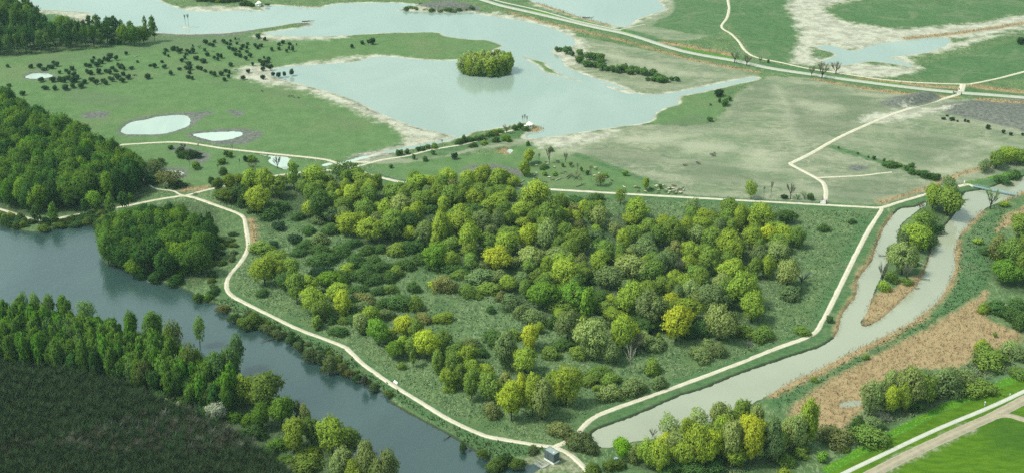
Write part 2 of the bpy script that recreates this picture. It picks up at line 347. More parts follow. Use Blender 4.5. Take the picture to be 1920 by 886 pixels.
 'pale': [('poly', pp('1290,262 1380,270 1330,290 1280,285'), 0), ('poly', pp('1490,188 1580,200 1540,215'), 0), ('poly', pp('1120,95 1230,118 1300,140 1250,135 1150,112'), 0), ('poly', pp('1000,285 1090,275 1080,290 1030,295'), 0), ('poly', pp('1420,275 1460,300 1430,320 1390,300'), 0),
          ('poly', pp('1170,255 1260,248 1320,252 1240,270 1170,268'), 0), ('poly', pp('1750,320 1820,300 1860,305 1790,330'), 0), ('line', pp('1500,345 1520,352 1535,360'), 2.0), ('line', pp('1455,160 1475,200 1480,240 1500,280'), 1.2), ('line', pp('1850,268 1800,280 1760,300'), .8), ('line', pp('1870,275 1815,288 1775,306'), .8)],
}

# ------------------------------------------------------------------ the ground sheet
NR, NC = 780, 860
rows = np.concatenate([[-1800, -600, 0, 150, 250, 300], np.geomspace(330, 1400, NR), [1500, 1700, 2100, 3000, 4000]])
cols = np.concatenate([[-1.15, -.8, -.62], np.linspace(-.52, .52, NC), [.62, .8, 1.15]])
yy, uu = np.meshgrid(rows, cols, indexing='ij')
xx = uu * np.maximum(300, yy * CP + CAM_H * SP)
nr, nc = yy.shape
X, Y = xx.ravel(), yy.ravel()

def multi(polys): 
    r = np.full(X.shape, -CAP)
    for p in polys: r = np.maximum(r, sdf_poly(X, Y, smooth(GP(p, 0.0), 4, True)))
    return r
d_lake = multi(W_LAKE); 
for p in LAND_IN_LAKE: d_lake = np.minimum(d_lake, -sdf_poly(X, Y, smooth(GP(p, 0.0), 4, True)))
d_shal, d_inlet, d_pond = multi(W_SHALLOW), multi(W_INLET), multi(W_POND)
d_riv, d_chan = multi(W_RIVER), multi(W_CHAN)
def sst(v, a, b):
    t = np.clip((v - a) / (b - a), 0, 1); return t * t * (3 - 2 * t)
rough_edge = np.array([mnoise.noise(Vector((x * .35, y * .35, 0))) for x, y in zip(X, Y)]) if False else (
    np.sin(X * .9 + 1.7 * np.sin(Y * .53)) * np.sin(Y * .8 + 1.3 * np.sin(X * .41)) * 0.5 + np.sin(X * 2.3 + Y * 1.1) * np.sin(Y * 1.9 - X * .7) * 0.3)
def bank(d, w, jag):                                 # height over water as a function of distance to the shore line
    e = d + rough_edge * jag
    return np.where(e < 0, GZ * sst(-e, 0, w) , -0.9 * sst(e, 0, w) - 0.02)
Z = np.minimum.reduce([bank(d_lake, 5.0, .35), bank(d_shal, 6.0, 1.1), bank(d_inlet, 1.6, .2), bank(d_pond, 2.4, .8), bank(d_riv, 1.1, .55), bank(d_chan, 1.0, .55)])
def mound(pts, h, w):
    return h * sst(sdf_poly(X, Y, smooth(GP(pts), 4, True)), 0, w)
Z = Z + mound(pp('1650,193 1690,182 1735,176 1768,183 1745,195 1700,203'), 4.5, 9) + mound(pp('1758,206 1800,196 1960,200 1960,246 1900,236 1830,222'), 2.6, 7) \
      + mound(pp('760,20 790,10 840,5 885,12 892,20 830,22'), 3.6, 8) + mound(pp('455,59 508,51 549,45 578,44 560,50 500,58'), 0.7, 3) \
      + mound(pp('338,50 350,49 360,50 350,53'), .2, 1)
near_water = np.maximum.reduce([d_lake, d_shal, d_inlet, d_pond, d_riv, d_chan])

masks = {}
for ch, items in ZONES.items():
    m = np.full(X.shape, -CAP)
    for kind, pts, hw in items:
        if kind == 'poly': m = np.maximum(m, sdf_poly(X, Y, smooth(GP(pts), 3, True)))
        else: m = np.maximum(m, sdf_line(X, Y, smooth(GP(pts), 3), hw))
    masks[ch] = m
enc = lambda d: np.clip(0.5 + d / (2 * CAP), 0, 1)

idx = np.arange(nr * nc).reshape(nr, nc)
FQ = np.stack([idx[:-1, :-1], idx[:-1, 1:], idx[1:, 1:], idx[1:, :-1]], -1).reshape(-1, 4)
V = np.stack([X, Y, Z], 1)
g_me = mesh_np('ground', V, FQ, smooth_f=True)
def attr(me, name, chans):
    a = me.color_attributes.new(name, 'FLOAT_COLOR', 'POINT')
    arr = np.ones((len(X), 4), np.float32)
    for i, c in enumerate(chans): arr[:, i] = c
    a.data.foreach_set('color', arr.ravel())
attr(g_me, 'm1', [enc(masks[k]) for k in ('meadow', 'dry', 'sand', 'mud')])
attr(g_me, 'm2', [enc(masks[k]) for k in ('reed', 'lawn', 'dark', 'forest')])
attr(g_me, 'm3', [enc(masks['flower']), enc(masks['pebble']), enc(np.maximum.reduce([d_lake, d_shal, d_inlet])), enc(np.maximum(d_riv, d_chan))])

attr(g_me, 'm4', [enc(masks['damp']), enc(masks['pale'])])

def ground_material():
    g = NG('ground')
    def ch(name):
        a = g.n('ShaderNodeAttribute', attribute_name=name); s = g.n('ShaderNodeSeparateColor'); g.put(s.inputs[0], a.outputs['Color'])
        return [s.outputs[0], s.outputs[1], s.outputs[2], a.outputs['Alpha']]
    me, dr, sa, mu = ch('m1'); re, la, dk, fo = ch('m2'); fl, pe, lk, rv = ch('m3'); dp, pl = ch('m4')[:2]
    P = g.coord()
    n_big, n_mid, n_fine = g.noise(.02, 4, .6, P), g.noise(.11, 5, .62, P), g.noise(.55, 4, .65, P)
    n_speck = g.noise(1.3, 3, .7, P)
    streak = g.noise(.10, 6, .70, g.coord('Object', (.75, 1.3, 1), R(32)), 1.6)
    streak2 = g.noise(.20, 5, .68, g.coord('Object', (.7, 1.35, 1), R(-28)), 2.0)
    # metres of wobble along the borders of the fields
    wob = g.math('ADD', g.math('MULTIPLY', g.math('SUBTRACT', n_mid, .5), .30), g.math('MULTIPLY', g.math('SUBTRACT', n_fine, .5), .16))
    def msk(v, soft=.03, amt=1.0):
        return g.step(g.math('ADD', v, g.math('MULTIPLY', wob, amt)), .5 - soft, .5 + soft)
    two = lambda nz, lo, hi, a, b: g.mix(g.step(nz, lo, hi), a, b)
    # rough marsh grassland: dark green sward, straw flecks
    rough = two(n_mid, .35, .68, (.062, .118, .044), (.105, .165, .062))
    straw = g.math('MULTIPLY', g.step(g.noise(.8, 4, .75, g.coord('Object', (1, .45, 1), R(30)), 1.5), .47, .63), g.step(n_big, .30, .52))
    rough = g.mix(g.math('MULTIPLY', straw, .62), rough, (.29, .345, .18))
    meadow = two(n_mid, .3, .7, (.092, .170, .062), (.130, .208, .082))
    meadow = g.mix(g.math('MULTIPLY', g.step(n_big, .48, .70), .45), meadow, (.165, .190, .095))
    meadow = g.mix(g.math('MULTIPLY', g.step(n_fine, .42, .72), .40), meadow, (.080, .130, .042))
    meadow = g.mix(g.math('MULTIPLY', g.step(n_speck, .60, .72), .40), meadow, (.045, .090, .036))
    dry = two(streak, .36, .66, (.150, .190, .115), (.300, .305, .205))
    dry = g.mix(g.step(streak2, .56, .76), dry, (.42, .40, .30))
    dry = g.mix(g.math('MULTIPLY', g.step(n_big, .40, .62), .55), dry, (.140, .195, .105))
    dry = g.mix(g.math('MULTIPLY', g.step(n_fine, .45, .70), .40), dry, (.165, .190, .125))
    arc = g.n('ShaderNodeTexWave', wave_type='RINGS', rings_direction='Z'); g.put(arc.inputs['Vector'], g.coord('Object', (1, 1, 0)))
    arc.inputs['Scale'].default_value = .012; arc.inputs['Distortion'].default_value = 9; arc.inputs['Detail'].default_value = 3; arc.inputs['Detail Scale'].default_value = .5
    dry = g.mix(g.math('MULTIPLY', g.step(arc.outputs['Fac'], .62, .95), .30), dry, (.36, .35, .26))
    dry = g.mix(g.math('MULTIPLY', g.step(n_speck, .58, .72), .40), dry, (.10, .14, .085))
    sand = two(g.math('ADD', n_mid, g.math('MULTIPLY', g.math('SUBTRACT', streak, .5), .8)), .34, .66, (.32, .31, .245), (.50, .48, .39))
    sand = g.mix(g.math('MULTIPLY', g.step(n_speck, .60, .72), .4), sand, (.18, .19, .13))
    mud = two(n_fine, .3, .7, (.085, .095, .085), (.19, .19, .165))
    dark = two(streak2, .34, .64, (.046, .112, .040), (.092, .170, .066))
    dark = g.mix(g.math('MULTIPLY', g.step(n_speck, .56, .72), .40), dark, (.17, .20, .10))
    dark = g.mix(g.math('MULTIPLY', g.step(g.noise(.035, 5, .68, P, 1.0), .50, .66), .55), dark, (.17, .20, .11))
    forest = two(n_fine, .3, .7, (.036, .066, .024), (.065, .105, .040))
    forest = g.mix(g.math('MULTIPLY', straw, .5), forest, (.22, .25, .14))
    reed = two(n_mid, .3, .7, (.315, .220, .118), (.42, .305, .168))
    reed = g.mix(g.math('MULTIPLY', g.step(n_mid, .52, .7), .5), reed, (.245, .19, .095))
    mow = g.noise(.30, 4, .65, g.coord('Object', (.5, 1.6, 1), R(52)))
    lawn = two(mow, .36, .64, (.060, .135, .004), (.092, .182, .008))
    lawn = g.mix(g.math('MULTIPLY', g.step(n_mid, .55, .75), .5), lawn, (.028, .115, .008))
    lawn = g.mix(g.math('MULTIPLY', g.step(n_speck, .70, .78), .4), lawn, (.16, .26, .08))
    flower = g.mix(g.step(n_speck, .50, .66), (.055, .19, .012), (.24, .33, .02))
    pebble = two(n_fine, .35, .65, (.14, .17, .08), (.36, .34, .25))
    c = rough
    c = g.mix(msk(fo, .10), c, forest)
    c = g.mix(msk(me, .05), c, meadow)
    c = g.mix(msk(dr, .05), c, dry)
    c = g.mix(g.math('MULTIPLY', msk(dp, .22, 1.8), .40), c, g.mix(n_fine, (.085, .120, .070), (.145, .165, .105)))
    c = g.mix(g.math('MULTIPLY', msk(pl, .24, 2.4), .50), c, (.43, .42, .31))
    c = g.mix(g.math('MULTIPLY', msk(dk, .06), .92), c, dark)
    c = g.mix(msk(mu, .06), c, mud)
    c = g.mix(msk(sa, .15, 2.2), c, sand)
    c = g.mix(g.step(g.math('ADD', lk, g.math('MULTIPLY', wob, .35)), .40, .47), c, sand)      # pale strand round the lakes
    c = g.mix(g.math('MULTIPLY', g.step(rv, .455, .485), .85), c, (.035, .042, .026))           # wet black banks of river and channel
    c = g.mix(msk(re, .07, .9), c, reed)
    c = g.mix(msk(la, .012, .10), c, g.mix(g.math('MULTIPLY', msk(dp, .25, 1.5), .55), lawn, (.028, .085, .010)))
    c = g.mix(msk(fl, .02, .4), c, flower)
    c = g.mix(g.math('MULTIPLY', msk(pe, .06), .8), c, pebble)
    c = g.mix(1.0, c, (.72, .72, .72), 'MULTIPLY')
    h = g.math('ADD', g.math('MULTIPLY', n_fine, .6), n_speck)
    g.bsdf(c, .95, g.bump(h, .55, .5), .12)
    return g.m
ground = link('ground', g_me, mat=ground_material()); ground['kind'] = 'structure'

# ------------------------------------------------------------------ water
def water_sheet(name, d, mat, pad=3.0, z=0.0):
    keep = (d[FQ] > -pad).any(1)
    f = FQ[keep]; u, inv = np.unique(f, return_inverse=True)
    v = V[u].copy(); v[:, 2] = z
    o = link(name, mesh_np(name, v, inv.reshape(-1, 4), smooth_f=True), mat=mat); o['kind'] = 'structure'; return o
def water_material(name, c1, c2, rough, wave, strength, ior=1.5):
    g = NG(name)
    rip = g.noise(wave, 3, .6, g.coord('Object', (1.0, .55, 1), R(25)), .4)
    swell = g.noise(wave * .22, 2, .5, g.coord('Object', (1, .6, 1), R(-20)))
    patch = g.noise(.012, 4, .6, g.coord('Object', (1, .6, 1), R(35)), 1.0)
    h = g.math('ADD', rip, g.math('MULTIPLY', swell, 1.4))
    g.bsdf(g.mix(g.step(patch, .35, .65), c1, c2), g.math('ADD', rough, g.math('MULTIPLY', patch, .10)), g.bump(h, strength, .25), .5, IOR=ior)
    return g.m
M_LAKE = water_material('lake_water', (.185, .238, .205), (.220, .270, .235), .09, .9, .10, 1.85)
M_RIV = water_material('river_water', (.015, .034, .034), (.026, .050, .048), .13, .75, .30, 2.0)
M_CHAN = water_material('channel_water', (.225, .235, .175), (.255, .265, .20), .05, .8, .06, 1.6)
M_POND = water_material('pond_water', (.27, .325, .285), (.35, .41, .36), .10, .6, .08)
water_sheet('lake', np.maximum.reduce([d_lake, d_shal, d_inlet]), M_LAKE, 5)
water_sheet('pond', d_pond, M_POND, 2.5, -.01)
water_sheet('river', d_riv, M_RIV, 2.0, -.02)
water_sheet('channel', d_chan, M_CHAN, 2.0, -.03)

# ------------------------------------------------------------------ paths and roads
def gravel(name, a, b, c, ruts=True):
    g = NG(name); P = g.coord()
    n1, n2 = g.noise(.35, 5, .65, P), g.noise(2.2, 3, .7, P)
    col = g.mix(g.step(n1, .3, .7), a, b)
    ac = g.n('ShaderNodeAttribute', attribute_name='across').outputs['Fac']; e = g.math('ADD', g.math('ABSOLUTE', ac), g.math('MULTIPLY', g.math('SUBTRACT', n2, .5), .5))
    if ruts:
        col = g.mix(g.math('MULTIPLY', g.step(e, .72, .98), .75), col, c)                  # worn sandy verges
        col = g.mix(g.math('MULTIPLY', g.math('SUBTRACT', 1.0, g.step(e, .10, .34)), .38), col, c)   # less-trodden middle
    col = g.mix(1.0, col, (.72, .71, .68), 'MULTIPLY'); col = g.mix(g.math('MULTIPLY', g.step(n2, .56, .72), .5), col, c)
    g.bsdf(col, .95, g.bump(n2, .4, .05), .1); return g.m
ROAD_M = {'gravel_path': gravel('gravel', (.54, .50, .40), (.68, .64, .54), (.36, .32, .24)),
          'road': gravel('asphalt', (.38, .39, .34), (.45, .46, .40), (.48, .48, .42), False),
          'cycle_path': gravel('cycle_asphalt', (.40, .42, .37), (.50, .50, .43), (.30, .33, .25)),
          'concrete_path': gravel('concrete', (.48, .48, .44), (.56, .56, .52), (.36, .37, .33), False),
          'track': gravel('dirt_track', (.30, .255, .19), (.39, .34, .26), (.46, .42, .34)),
          'lay_by': gravel('sandy_gravel', (.38, .33, .26), (.46, .40, .32), (.3, .26, .2))}
PATH_WORLD = []
lay = 0
for nm, items in PATHS.items():
    for pts, w in items:
        w *= .80 if nm == 'gravel_path' else 1.0
        P = smooth(GP(pts), 10); lay += 1
        z = GZ + .03 + .008 * (lay % 9) + (.04 if nm in ('road', 'concrete_path') else 0)
        T = np.gradient(P, axis=0); T /= np.linalg.norm(T, axis=1)[:, None] + 1e-9
        Nn = np.stack([-T[:, 1], T[:, 0]], 1); k = len(P)
        j = lambda: RNG.normal(0, .10 if nm in ('gravel_path', 'track', 'lay_by') else .02, k)[:, None]
        wob = (np.sin(np.arange(k) * .31 + lay) * .10 + np.sin(np.arange(k) * .13 + 2 * lay) * .12)[:, None] * (0 if nm in ('road', 'concrete_path', 'cycle_path') else 1)
        w = w + wob
        L, Rr = P + Nn * (w / 2 + j()), P - Nn * (w / 2 + j())
        vs = np.concatenate([np.c_[P + Nn * (w / 2 + .15), np.full(k, GZ - .25)], np.c_[L, np.full(k, z)], np.c_[P, np.full(k, z + .03)], np.c_[Rr, np.full(k, z)], np.c_[P - Nn * (w / 2 + .15), np.full(k, GZ - .25)]])
        fs = [(a * k + i, a * k + i + 1, (a + 1) * k + i + 1, (a + 1) * k + i) for a in range(4) for i in range(k - 1)]
        fs = [f[::-1] for f in fs]
        me_ = mesh_np(nm, vs, fs, smooth_f=True); at_ = me_.attributes.new('across', 'FLOAT', 'POINT'); at_.data.foreach_set('value', np.repeat(np.array([-1.15, -1, 0, 1, 1.15], np.float32), k))
        o = link(nm, me_, mat=ROAD_M[nm]); o['kind'] = 'structure'
        PATH_WORLD.append((P, float(np.mean(w))))
# ================================================================== foliage materials (tinted by each object's own colour)
def leaf_material(name, trans=.48, rough=.75):
    g = NG(name)
    oi = g.n('ShaderNodeObjectInfo'); geo = g.n('ShaderNodeNewGeometry')
    rnd = geo.outputs['Random Per Island']
    lump = g.noise(.42, 3, .6, g.coord('Object', None))
    c = oi.outputs['Color']
    c = g.mix(g.math('MULTIPLY', rnd, .42), c, g.mix(1.0, c, (.58, .66, .60), 'MULTIPLY'))
    c = g.mix(g.math('MULTIPLY', g.step(lump, .45, .75), .50), c, g.mix(1.0, c, (1.60, 1.32, .85), 'MULTIPLY'))
    d = g.n('ShaderNodeBsdfDiffuse'); g.put(d.inputs['Color'], c)
    t = g.n('ShaderNodeBsdfTranslucent'); g.put(t.inputs['Color'], g.mix(1.0, c, (1.15, 1.1, .6), 'MULTIPLY'))
    mx = g.n('ShaderNodeMixShader'); mx.inputs[0].default_value = trans
    g.t.links.new(d.outputs[0], mx.inputs[1]); g.t.links.new(t.outputs[0], mx.inputs[2]); g.t.links.new(mx.outputs[0], g.out.inputs['Surface'])
    return g.m
M_LEAF = leaf_material('leaves')
M_TWIG = leaf_material('twigs', .05)
def bark(name, a, b):
    g = NG(name); n = g.noise(3, 4, .6, g.coord('Object', (1, 1, .3)))
    g.bsdf(g.mix(g.step(n, .35, .65), a, b), .95, g.bump(n, .5, .05), .1); return g.m
def grass_material():
    g = NG('grass_blades'); oi = g.n('ShaderNodeObjectInfo'); geo = g.n('ShaderNodeNewGeometry'); up = g.n('ShaderNodeCombineXYZ'); up.inputs[2].default_value = 1.0
    c = g.mix(g.math('MULTIPLY', geo.outputs['Random Per Island'], .4), oi.outputs['Color'], g.mix(1.0, oi.outputs['Color'], (.70, .76, .66), 'MULTIPLY'))
    d = g.n('ShaderNodeBsdfDiffuse'); g.put(d.inputs['Color'], c); g.put(d.inputs['Normal'], up.outputs[0]); g.t.links.new(d.outputs[0], g.out.inputs['Surface']); return g.m
M_GRASS = grass_material()
M_BARK = bark('bark', (.030, .027, .020), (.075, .068, .050))
M_DEAD = bark('dead_wood', (.20, .19, .15), (.34, .32, .26))
M_GREYBARK = bark('grey_bark', (.06, .065, .05), (.12, .12, .10))

# ------------------------------------------------------------------ tree shapes (built 1 m high and 1 m wide, scaled per tree)
def quads(C, Nrm, size, aspect, rng, up=0.0):
    """small four-cornered leaf sprays with centres C facing Nrm"""
    k = len(C); N0 = Nrm / (np.linalg.norm(Nrm, axis=1)[:, None] + 1e-9)
    r = rng.normal(size=(k, 3)); r[:, 2] *= (1 + up)
    t = np.cross(N0, r); t /= np.linalg.norm(t, axis=1)[:, None] + 1e-9
    b = np.cross(N0, t)
    sz = (size * rng.uniform(.6, 1.35, k))[:, None]
    a, c = t * sz * .5, b * sz * .5 * aspect
    bend = N0 * sz * rng.uniform(-.25, .25, k)[:, None]
    P = np.stack([C - a - c * .6, C + a * .7 - c + bend, C + a + c * .7, C - a * .6 + c + bend], 1)
    return P.reshape(-1, 3), np.arange(4 * k).reshape(-1, 4)[:, ::-1] if False else np.arange(4 * k).reshape(-1, 4)

def crown_pts(kind, rng, asp):
    """lobe centres and radii in a unit crown (x,y in -.5..5, z 0..1); asp = height / width of the tree"""
    L = []
    if kind == 'dome':
        n = 46; z0, z1 = .25, .88
        prof = lambda t: (1 - max(0, (t - .45) / .55) ** 2.4) ** .5 * (.62 + .38 * min(1, t / .4))
        rr = (.08, .19)
    elif kind == 'oval':
        n = 44; z0, z1 = .16, .92
        prof = lambda t: max(.05, math.sin(math.pi * (.10 + .84 * t)) ** .7)
        rr = (.12, .18)
    elif kind == 'lobed':
        n = 40; z0, z1 = .26, .90
        prof = lambda t: max(.12, math.sin(math.pi * (.14 + .76 * t)) ** .8)
        rr = (.10, .20)
    elif kind == 'cone':
        n = 40; z0, z1 = .10, .95
        prof = lambda t: .22 + .78 * (1 - t) ** .75 if t > .22 else .60 + 1.6 * t
        rr = (.15, .22)
    elif kind == 'upright':
        n = 40; z0, z1 = .12, .93
        prof = lambda t: max(.12, math.sin(math.pi * (.16 + .74 * t)) ** .6)
        rr = (.12, .20)
    elif kind == 'grove':
        n = 38; z0, z1 = .16, .93
        prof = lambda t: (.50 + .50 * min(1, t / .35)) * (1 - max(0, (t - .55) / .45) ** 2.4) ** .5
        rr = (.12, .21)
    elif kind == 'shrub':
        n = 34; z0, z1 = .12, .80
        prof = lambda t: (1 - t ** 2) ** .5
        rr = (.11, .17)
    elif kind == 'ball':
        n = 26; z0, z1 = .26, .82
        prof = lambda t: max(.2, math.sin(math.pi * (.2 + .62 * t)) ** .6)
        rr = (.14, .20)
    k = 0
    phase = rng.uniform(0, 6.28, 3)
    while len(L) < n and k < 4000:
        k += 1
        t = rng.random() ** .85; ang = rng.uniform(0, 2 * math.pi)
        lump = 1 + .20 * math.sin(2 * ang + phase[0]) + .13 * math.sin(3 * ang + phase[1] + 4 * t)
        R_ = prof(t) * .5 * lump; r = rng.uniform(*rr)
        q = max(0, R_ - r * .8) * math.sqrt(rng.uniform(.25, 1))
        c = np.array([q * math.cos(ang), q * math.sin(ang), z0 + (z1 - z0) * t])
        rz = r / max(.55, asp) * (1.4 if kind in ('dome', 'oval', 'upright', 'grove') else 1.0)                      # lobes stay round once the tree is scaled
        if all(((c[0] - o[0][0]) ** 2 + (c[1] - o[0][1]) ** 2 + ((c[2] - o[0][2]) * asp) ** 2) ** .5 > .55 * (r + o[1]) for o in L):
            L.append((c, r, rz))
    return L

def make_crown(name, kind, seed, asp, leaf, cover=1.15, gaps=.0, mat=None):
    rng = np.random.default_rng(seed); Cs, Ns, Ds = [], [], []
    for c, r, rz in crown_pts(kind, rng, asp):
        if rng.random() < gaps: continue
        n = int(cover * 4 * math.pi * r * r * .75 / (leaf * leaf) )
        d = rng.normal(size=(n, 3)); d /= np.linalg.norm(d, axis=1)[:, None]
        d = d[(d[:, 2] > -.55) | (rng.random(n) < .25)]
        rad = rng.uniform(.55, 1.08, len(d)) ** .5
        bump = 1 + .16 * np.sin(5 * d[:, 0] + 9 * c[0]) * np.sin(6 * d[:, 1] + 7 * c[2])
        P = c + d * (rad * bump)[:, None] * np.array([r, r, rz])
        cc_ = (c - np.array([0, 0, .45])) * np.array([1, 1, .8]); Ds.append(d * .6 + cc_ * 1.3); Cs.append(P); Ns.append(d + rng.normal(0, .55, d.shape) + np.array([0, 0, .25]))
    C, Nn = np.concatenate(Cs), np.concatenate(Ns)
    # stray sprays that break the outline
    k = len(C) // 7; pick = rng.integers(0, len(C), k); ctr = np.array([0, 0, .5])
    dirs = C[pick] - ctr; st = C[pick] + dirs * rng.uniform(.05, .22, k)[:, None]
    C = np.concatenate([C, st]); Nn = np.concatenate([Nn, rng.normal(size=(k, 3))])
    C[:, 2] = np.clip(C[:, 2], .015, 1.02)
    Vx, Fx = quads(C, Nn, leaf, 1.25, rng)
    Vx[:, 2] = np.where(Vx[:, 2] < .005, .005, Vx[:, 2])
    out = np.concatenate([np.concatenate(Ds), st - ctr]); out /= np.linalg.norm(out, axis=1)[:, None] + 1e-9
    e1 = Vx[1::4] - Vx[0::4]; e2 = Vx[3::4] - Vx[0::4]; flip = (np.cross(e1, e2) * out).sum(1) < 0
    Fx[flip] = Fx[flip][:, ::-1]
    me = mesh_np(name, Vx, Fx, smooth_f=True); me.materials.append(mat or M_LEAF)
    nn = out + rng.normal(0, .28, out.shape) + np.array([0, 0, .15]); nn /= np.linalg.norm(nn, axis=1)[:, None]
    me.normals_split_custom_set_from_vertices(np.repeat(nn, 4, 0).tolist()); return me

def limb_mesh(name, seed, trunk_r, top, nlimb, spread, mat, asp, low=.12, rlimb=.45, twigs=0):
    rng = np.random.default_rng(seed); b = MB()
    # unit space is squeezed sideways by 1/asp once scaled: radii are given in unit widths
    lean = rng.normal(0, .03, 2)
    tp = [Vector((0, 0, -.03)), Vector((lean[0] * .4, lean[1] * .4, top * .5)), Vector((lean[0], lean[1], top))]
    b.tube(tp, [trunk_r * 1.25, trunk_r, trunk_r * .45], 6)
    tips = []
    for i in range(nlimb):
        a = 2 * math.pi * i / nlimb + rng.uniform(-.5, .5); z0 = rng.uniform(low, top * .75)
        q = z0 / top; s0 = Vector((lean[0] * q, lean[1] * q, z0))
        sp = spread * rng.uniform(.55, 1.0); zt = min(.97, z0 + (top - z0) * rng.uniform(.65, 1.15) + .18)
        mid = Vector((math.cos(a) * sp * .5, math.sin(a) * sp * .5, z0 + (zt - z0) * .45)); end = Vector((math.cos(a) * sp, math.sin(a) * sp, zt))
        b.tube([s0, mid, end], [trunk_r * rlimb, trunk_r * rlimb * .7, trunk_r * .12], 5); tips += [(mid, end)]
    me = b.mesh(name, True); me.materials.append(mat); return me, tips

def twig_crown(name, seed, asp, tips, n, ln, wd, mat=None):
    """bare crown: hundreds of thin twigs rising off the limbs"""
    rng = np.random.default_rng(seed); V_, F_ = [], []
    for i in range(n):
        m, e = tips[rng.integers(len(tips))]; t = rng.uniform(0, 1)
        s = m.lerp(e, t); d = (e - m).normalized() * .6 + Vector((*rng.normal(0, .55, 2), rng.uniform(.1, .9) / max(.6, asp) + .25))
        d = Vector((d.x, d.y, d.z / max(.7, asp) ** .3)).normalized() * ln * rng.uniform(.5, 1.3)
        e2 = s + d; e2.z = min(max(e2.z, .03), 1.0)
        w = Vector((*rng.normal(size=2), 0)).normalized() * wd
        k = len(V_); V_ += [s - w, s + w, e2 + w * .4, e2 - w * .4]; F_.append((k, k + 1, k + 2, k + 3))
    me = mesh_np(name, np.array([tuple(v) for v in V_]), F_); me.materials.append(mat or M_TWIG); return me

PROTO = {}
def proto(kind, variants):
    PROTO[kind] = variants
def leafy(kind, shape, asp, leaf, seeds, tr=.028, top=.72, nl=7, spread=.30, cover=1.15, gaps=0.0, low=.1):
    L = []
    for s in seeds:
        t, tips = limb_mesh('trunk', s, tr, top, nl, spread, M_BARK, asp, low)
        L.append((t, make_crown('crown', shape, s, asp, leaf, cover, gaps)))
    PROTO[kind] = L
leafy('willow', 'dome', 1.15, .036, [1, 2, 3, 4, 5], spread=.40, gaps=.08)
leafy('oval', 'oval', 1.35, .038, [11, 12, 13, 14], spread=.34, gaps=.08)
leafy('lobed', 'lobed', 1.25, .038, [21, 22, 23, 24], tr=.024, gaps=.10, spread=.34, low=.14)
leafy('upright', 'upright', 1.9, .075, [31, 32, 33], spread=.26)
leafy('cone', 'grove', 2.2, .066, [41, 42, 43, 44], tr=.030, top=.85, spread=.22, low=.2)
leafy('thin', 'lobed', 2.2, .075, [51, 52, 53], tr=.030, top=.80, nl=8, cover=.62, gaps=.35, spread=.36, low=.25)
leafy('sparse', 'dome', 1.2, .045, [61, 62, 63], tr=.026, cover=.50, gaps=.10, nl=9, spread=.38, low=.10)
L = []
for s in (71, 72, 73):
    t, tips = limb_mesh('trunk', s, .030, .62, 11, .42, M_BARK, 1.3, .10, .42)
    L.append((t, twig_crown('crown', s, 1.3, tips, 620, .20, .0055)))
PROTO['bare'] = L
L = []
for s in (81, 82, 83):
    t, tips = limb_mesh('trunk', s, .026, .90, 6, .30, M_GREYBARK, 3.5, .30, .4)
    L.append((t, twig_crown('crown', s, 3.5, tips, 190, .17, .012)))
PROTO['spindly'] = L
t, tips = limb_mesh('trunk', 91, .035, .80, 9, .40, M_DEAD, 1.8, .25, .45)
PROTO['dead'] = [(t, twig_crown('crown', 91, 1.8, tips, 90, .18, .007, M_DEAD))]
def shrub_mesh(shape, seed, asp, leaf, cover, gaps=0.0, stem=True):
    me = make_crown('shrub', shape, seed, asp, leaf, cover, gaps)
    t, _ = limb_mesh('stems', seed, .022, .55, 6, .34, M_BARK, asp, .02, .6)
    b = bmesh.new(); b.from_mesh(me); n0 = len(b.faces); b.from_mesh(t); b.faces.ensure_lookup_table()
    for f in b.faces[n0:]: f.material_index = 1
    b.to_mesh(me); b.free(); me.materials.append(M_BARK); return me
PROTO['shrub'] = [(None, shrub_mesh('shrub', s, .62, .040, 1.0)) for s in (101, 102, 103, 104)]
PROTO['ball'] = [(None, shrub_mesh('ball', s, .95, .085, 1.1)) for s in (111, 112, 113, 114)]
L = []
for s in (121, 122):
    t, tips = limb_mesh('stems', s, .020, .55, 12, .44, M_BARK, .7, .02, .6)
    me = twig_crown('shrub', s, .7, tips, 520, .20, .006)
    b = bmesh.new(); b.from_mesh(me); n0 = len(b.faces); b.from_mesh(t); b.faces.ensure_lookup_table()
    for f in b.faces[n0:]: f.material_index = 1
    b.to_mesh(me); b.free(); me.materials.append(M_BARK); L.append((None, me))
PROTO['bareshrub'] = L

TONE = {'y': ('bright yellow', (.400, .450, .048)), 'Y': ('yellow-green', (.285, .375, .056)), 'g': ('mid-green', (.186, .270, .056)),
        'd': ('dark green', (.092, .168, .048)), 'o': ('olive-brown', (.215, .235, .085)), 'p': ('pale sage', (.280, .345, .125)),
        's': ('grey-green', (.182, .245, .098)), 'l': ('lime-green', (.200, .400, .030)), 'w': ('white-blossomed', (.60, .64, .52)),
        'b': ('bare brown', (.130, .125, .085)), 'k': ('blackish green', (.040, .078, .038)), 'f': ('fresh green', (.165, .290, .040)),
        'u': ('dusky purple', (.125, .130, .112))}
COOL = ('west wood', 'river point wood', 'poplar wood', 'far left wood')
SHADE = {'west wood': .70, 'river point wood': .74, 'poplar wood': .80, 'south bank': .90, 'far left wood': .62, 'river bank': .75, 'head of the lake': .7, 'junction thicket': .75}  # tone of each wood, with left-side vignette darkening put into the crown colour
PLANTS = []
NAMES = {'willow': 'willow_tree', 'oval': 'willow_tree', 'lobed': 'willow_tree', 'upright': 'upright_tree', 'cone': 'poplar_tree', 'thin': 'slender_tree',
         'sparse': 'sparse_tree', 'bare': 'bare_tree', 'spindly': 'spindly_tree', 'dead': 'dead_tree', 'shrub': 'shrub', 'ball': 'hawthorn_bush', 'bareshrub': 'bare_shrub'}
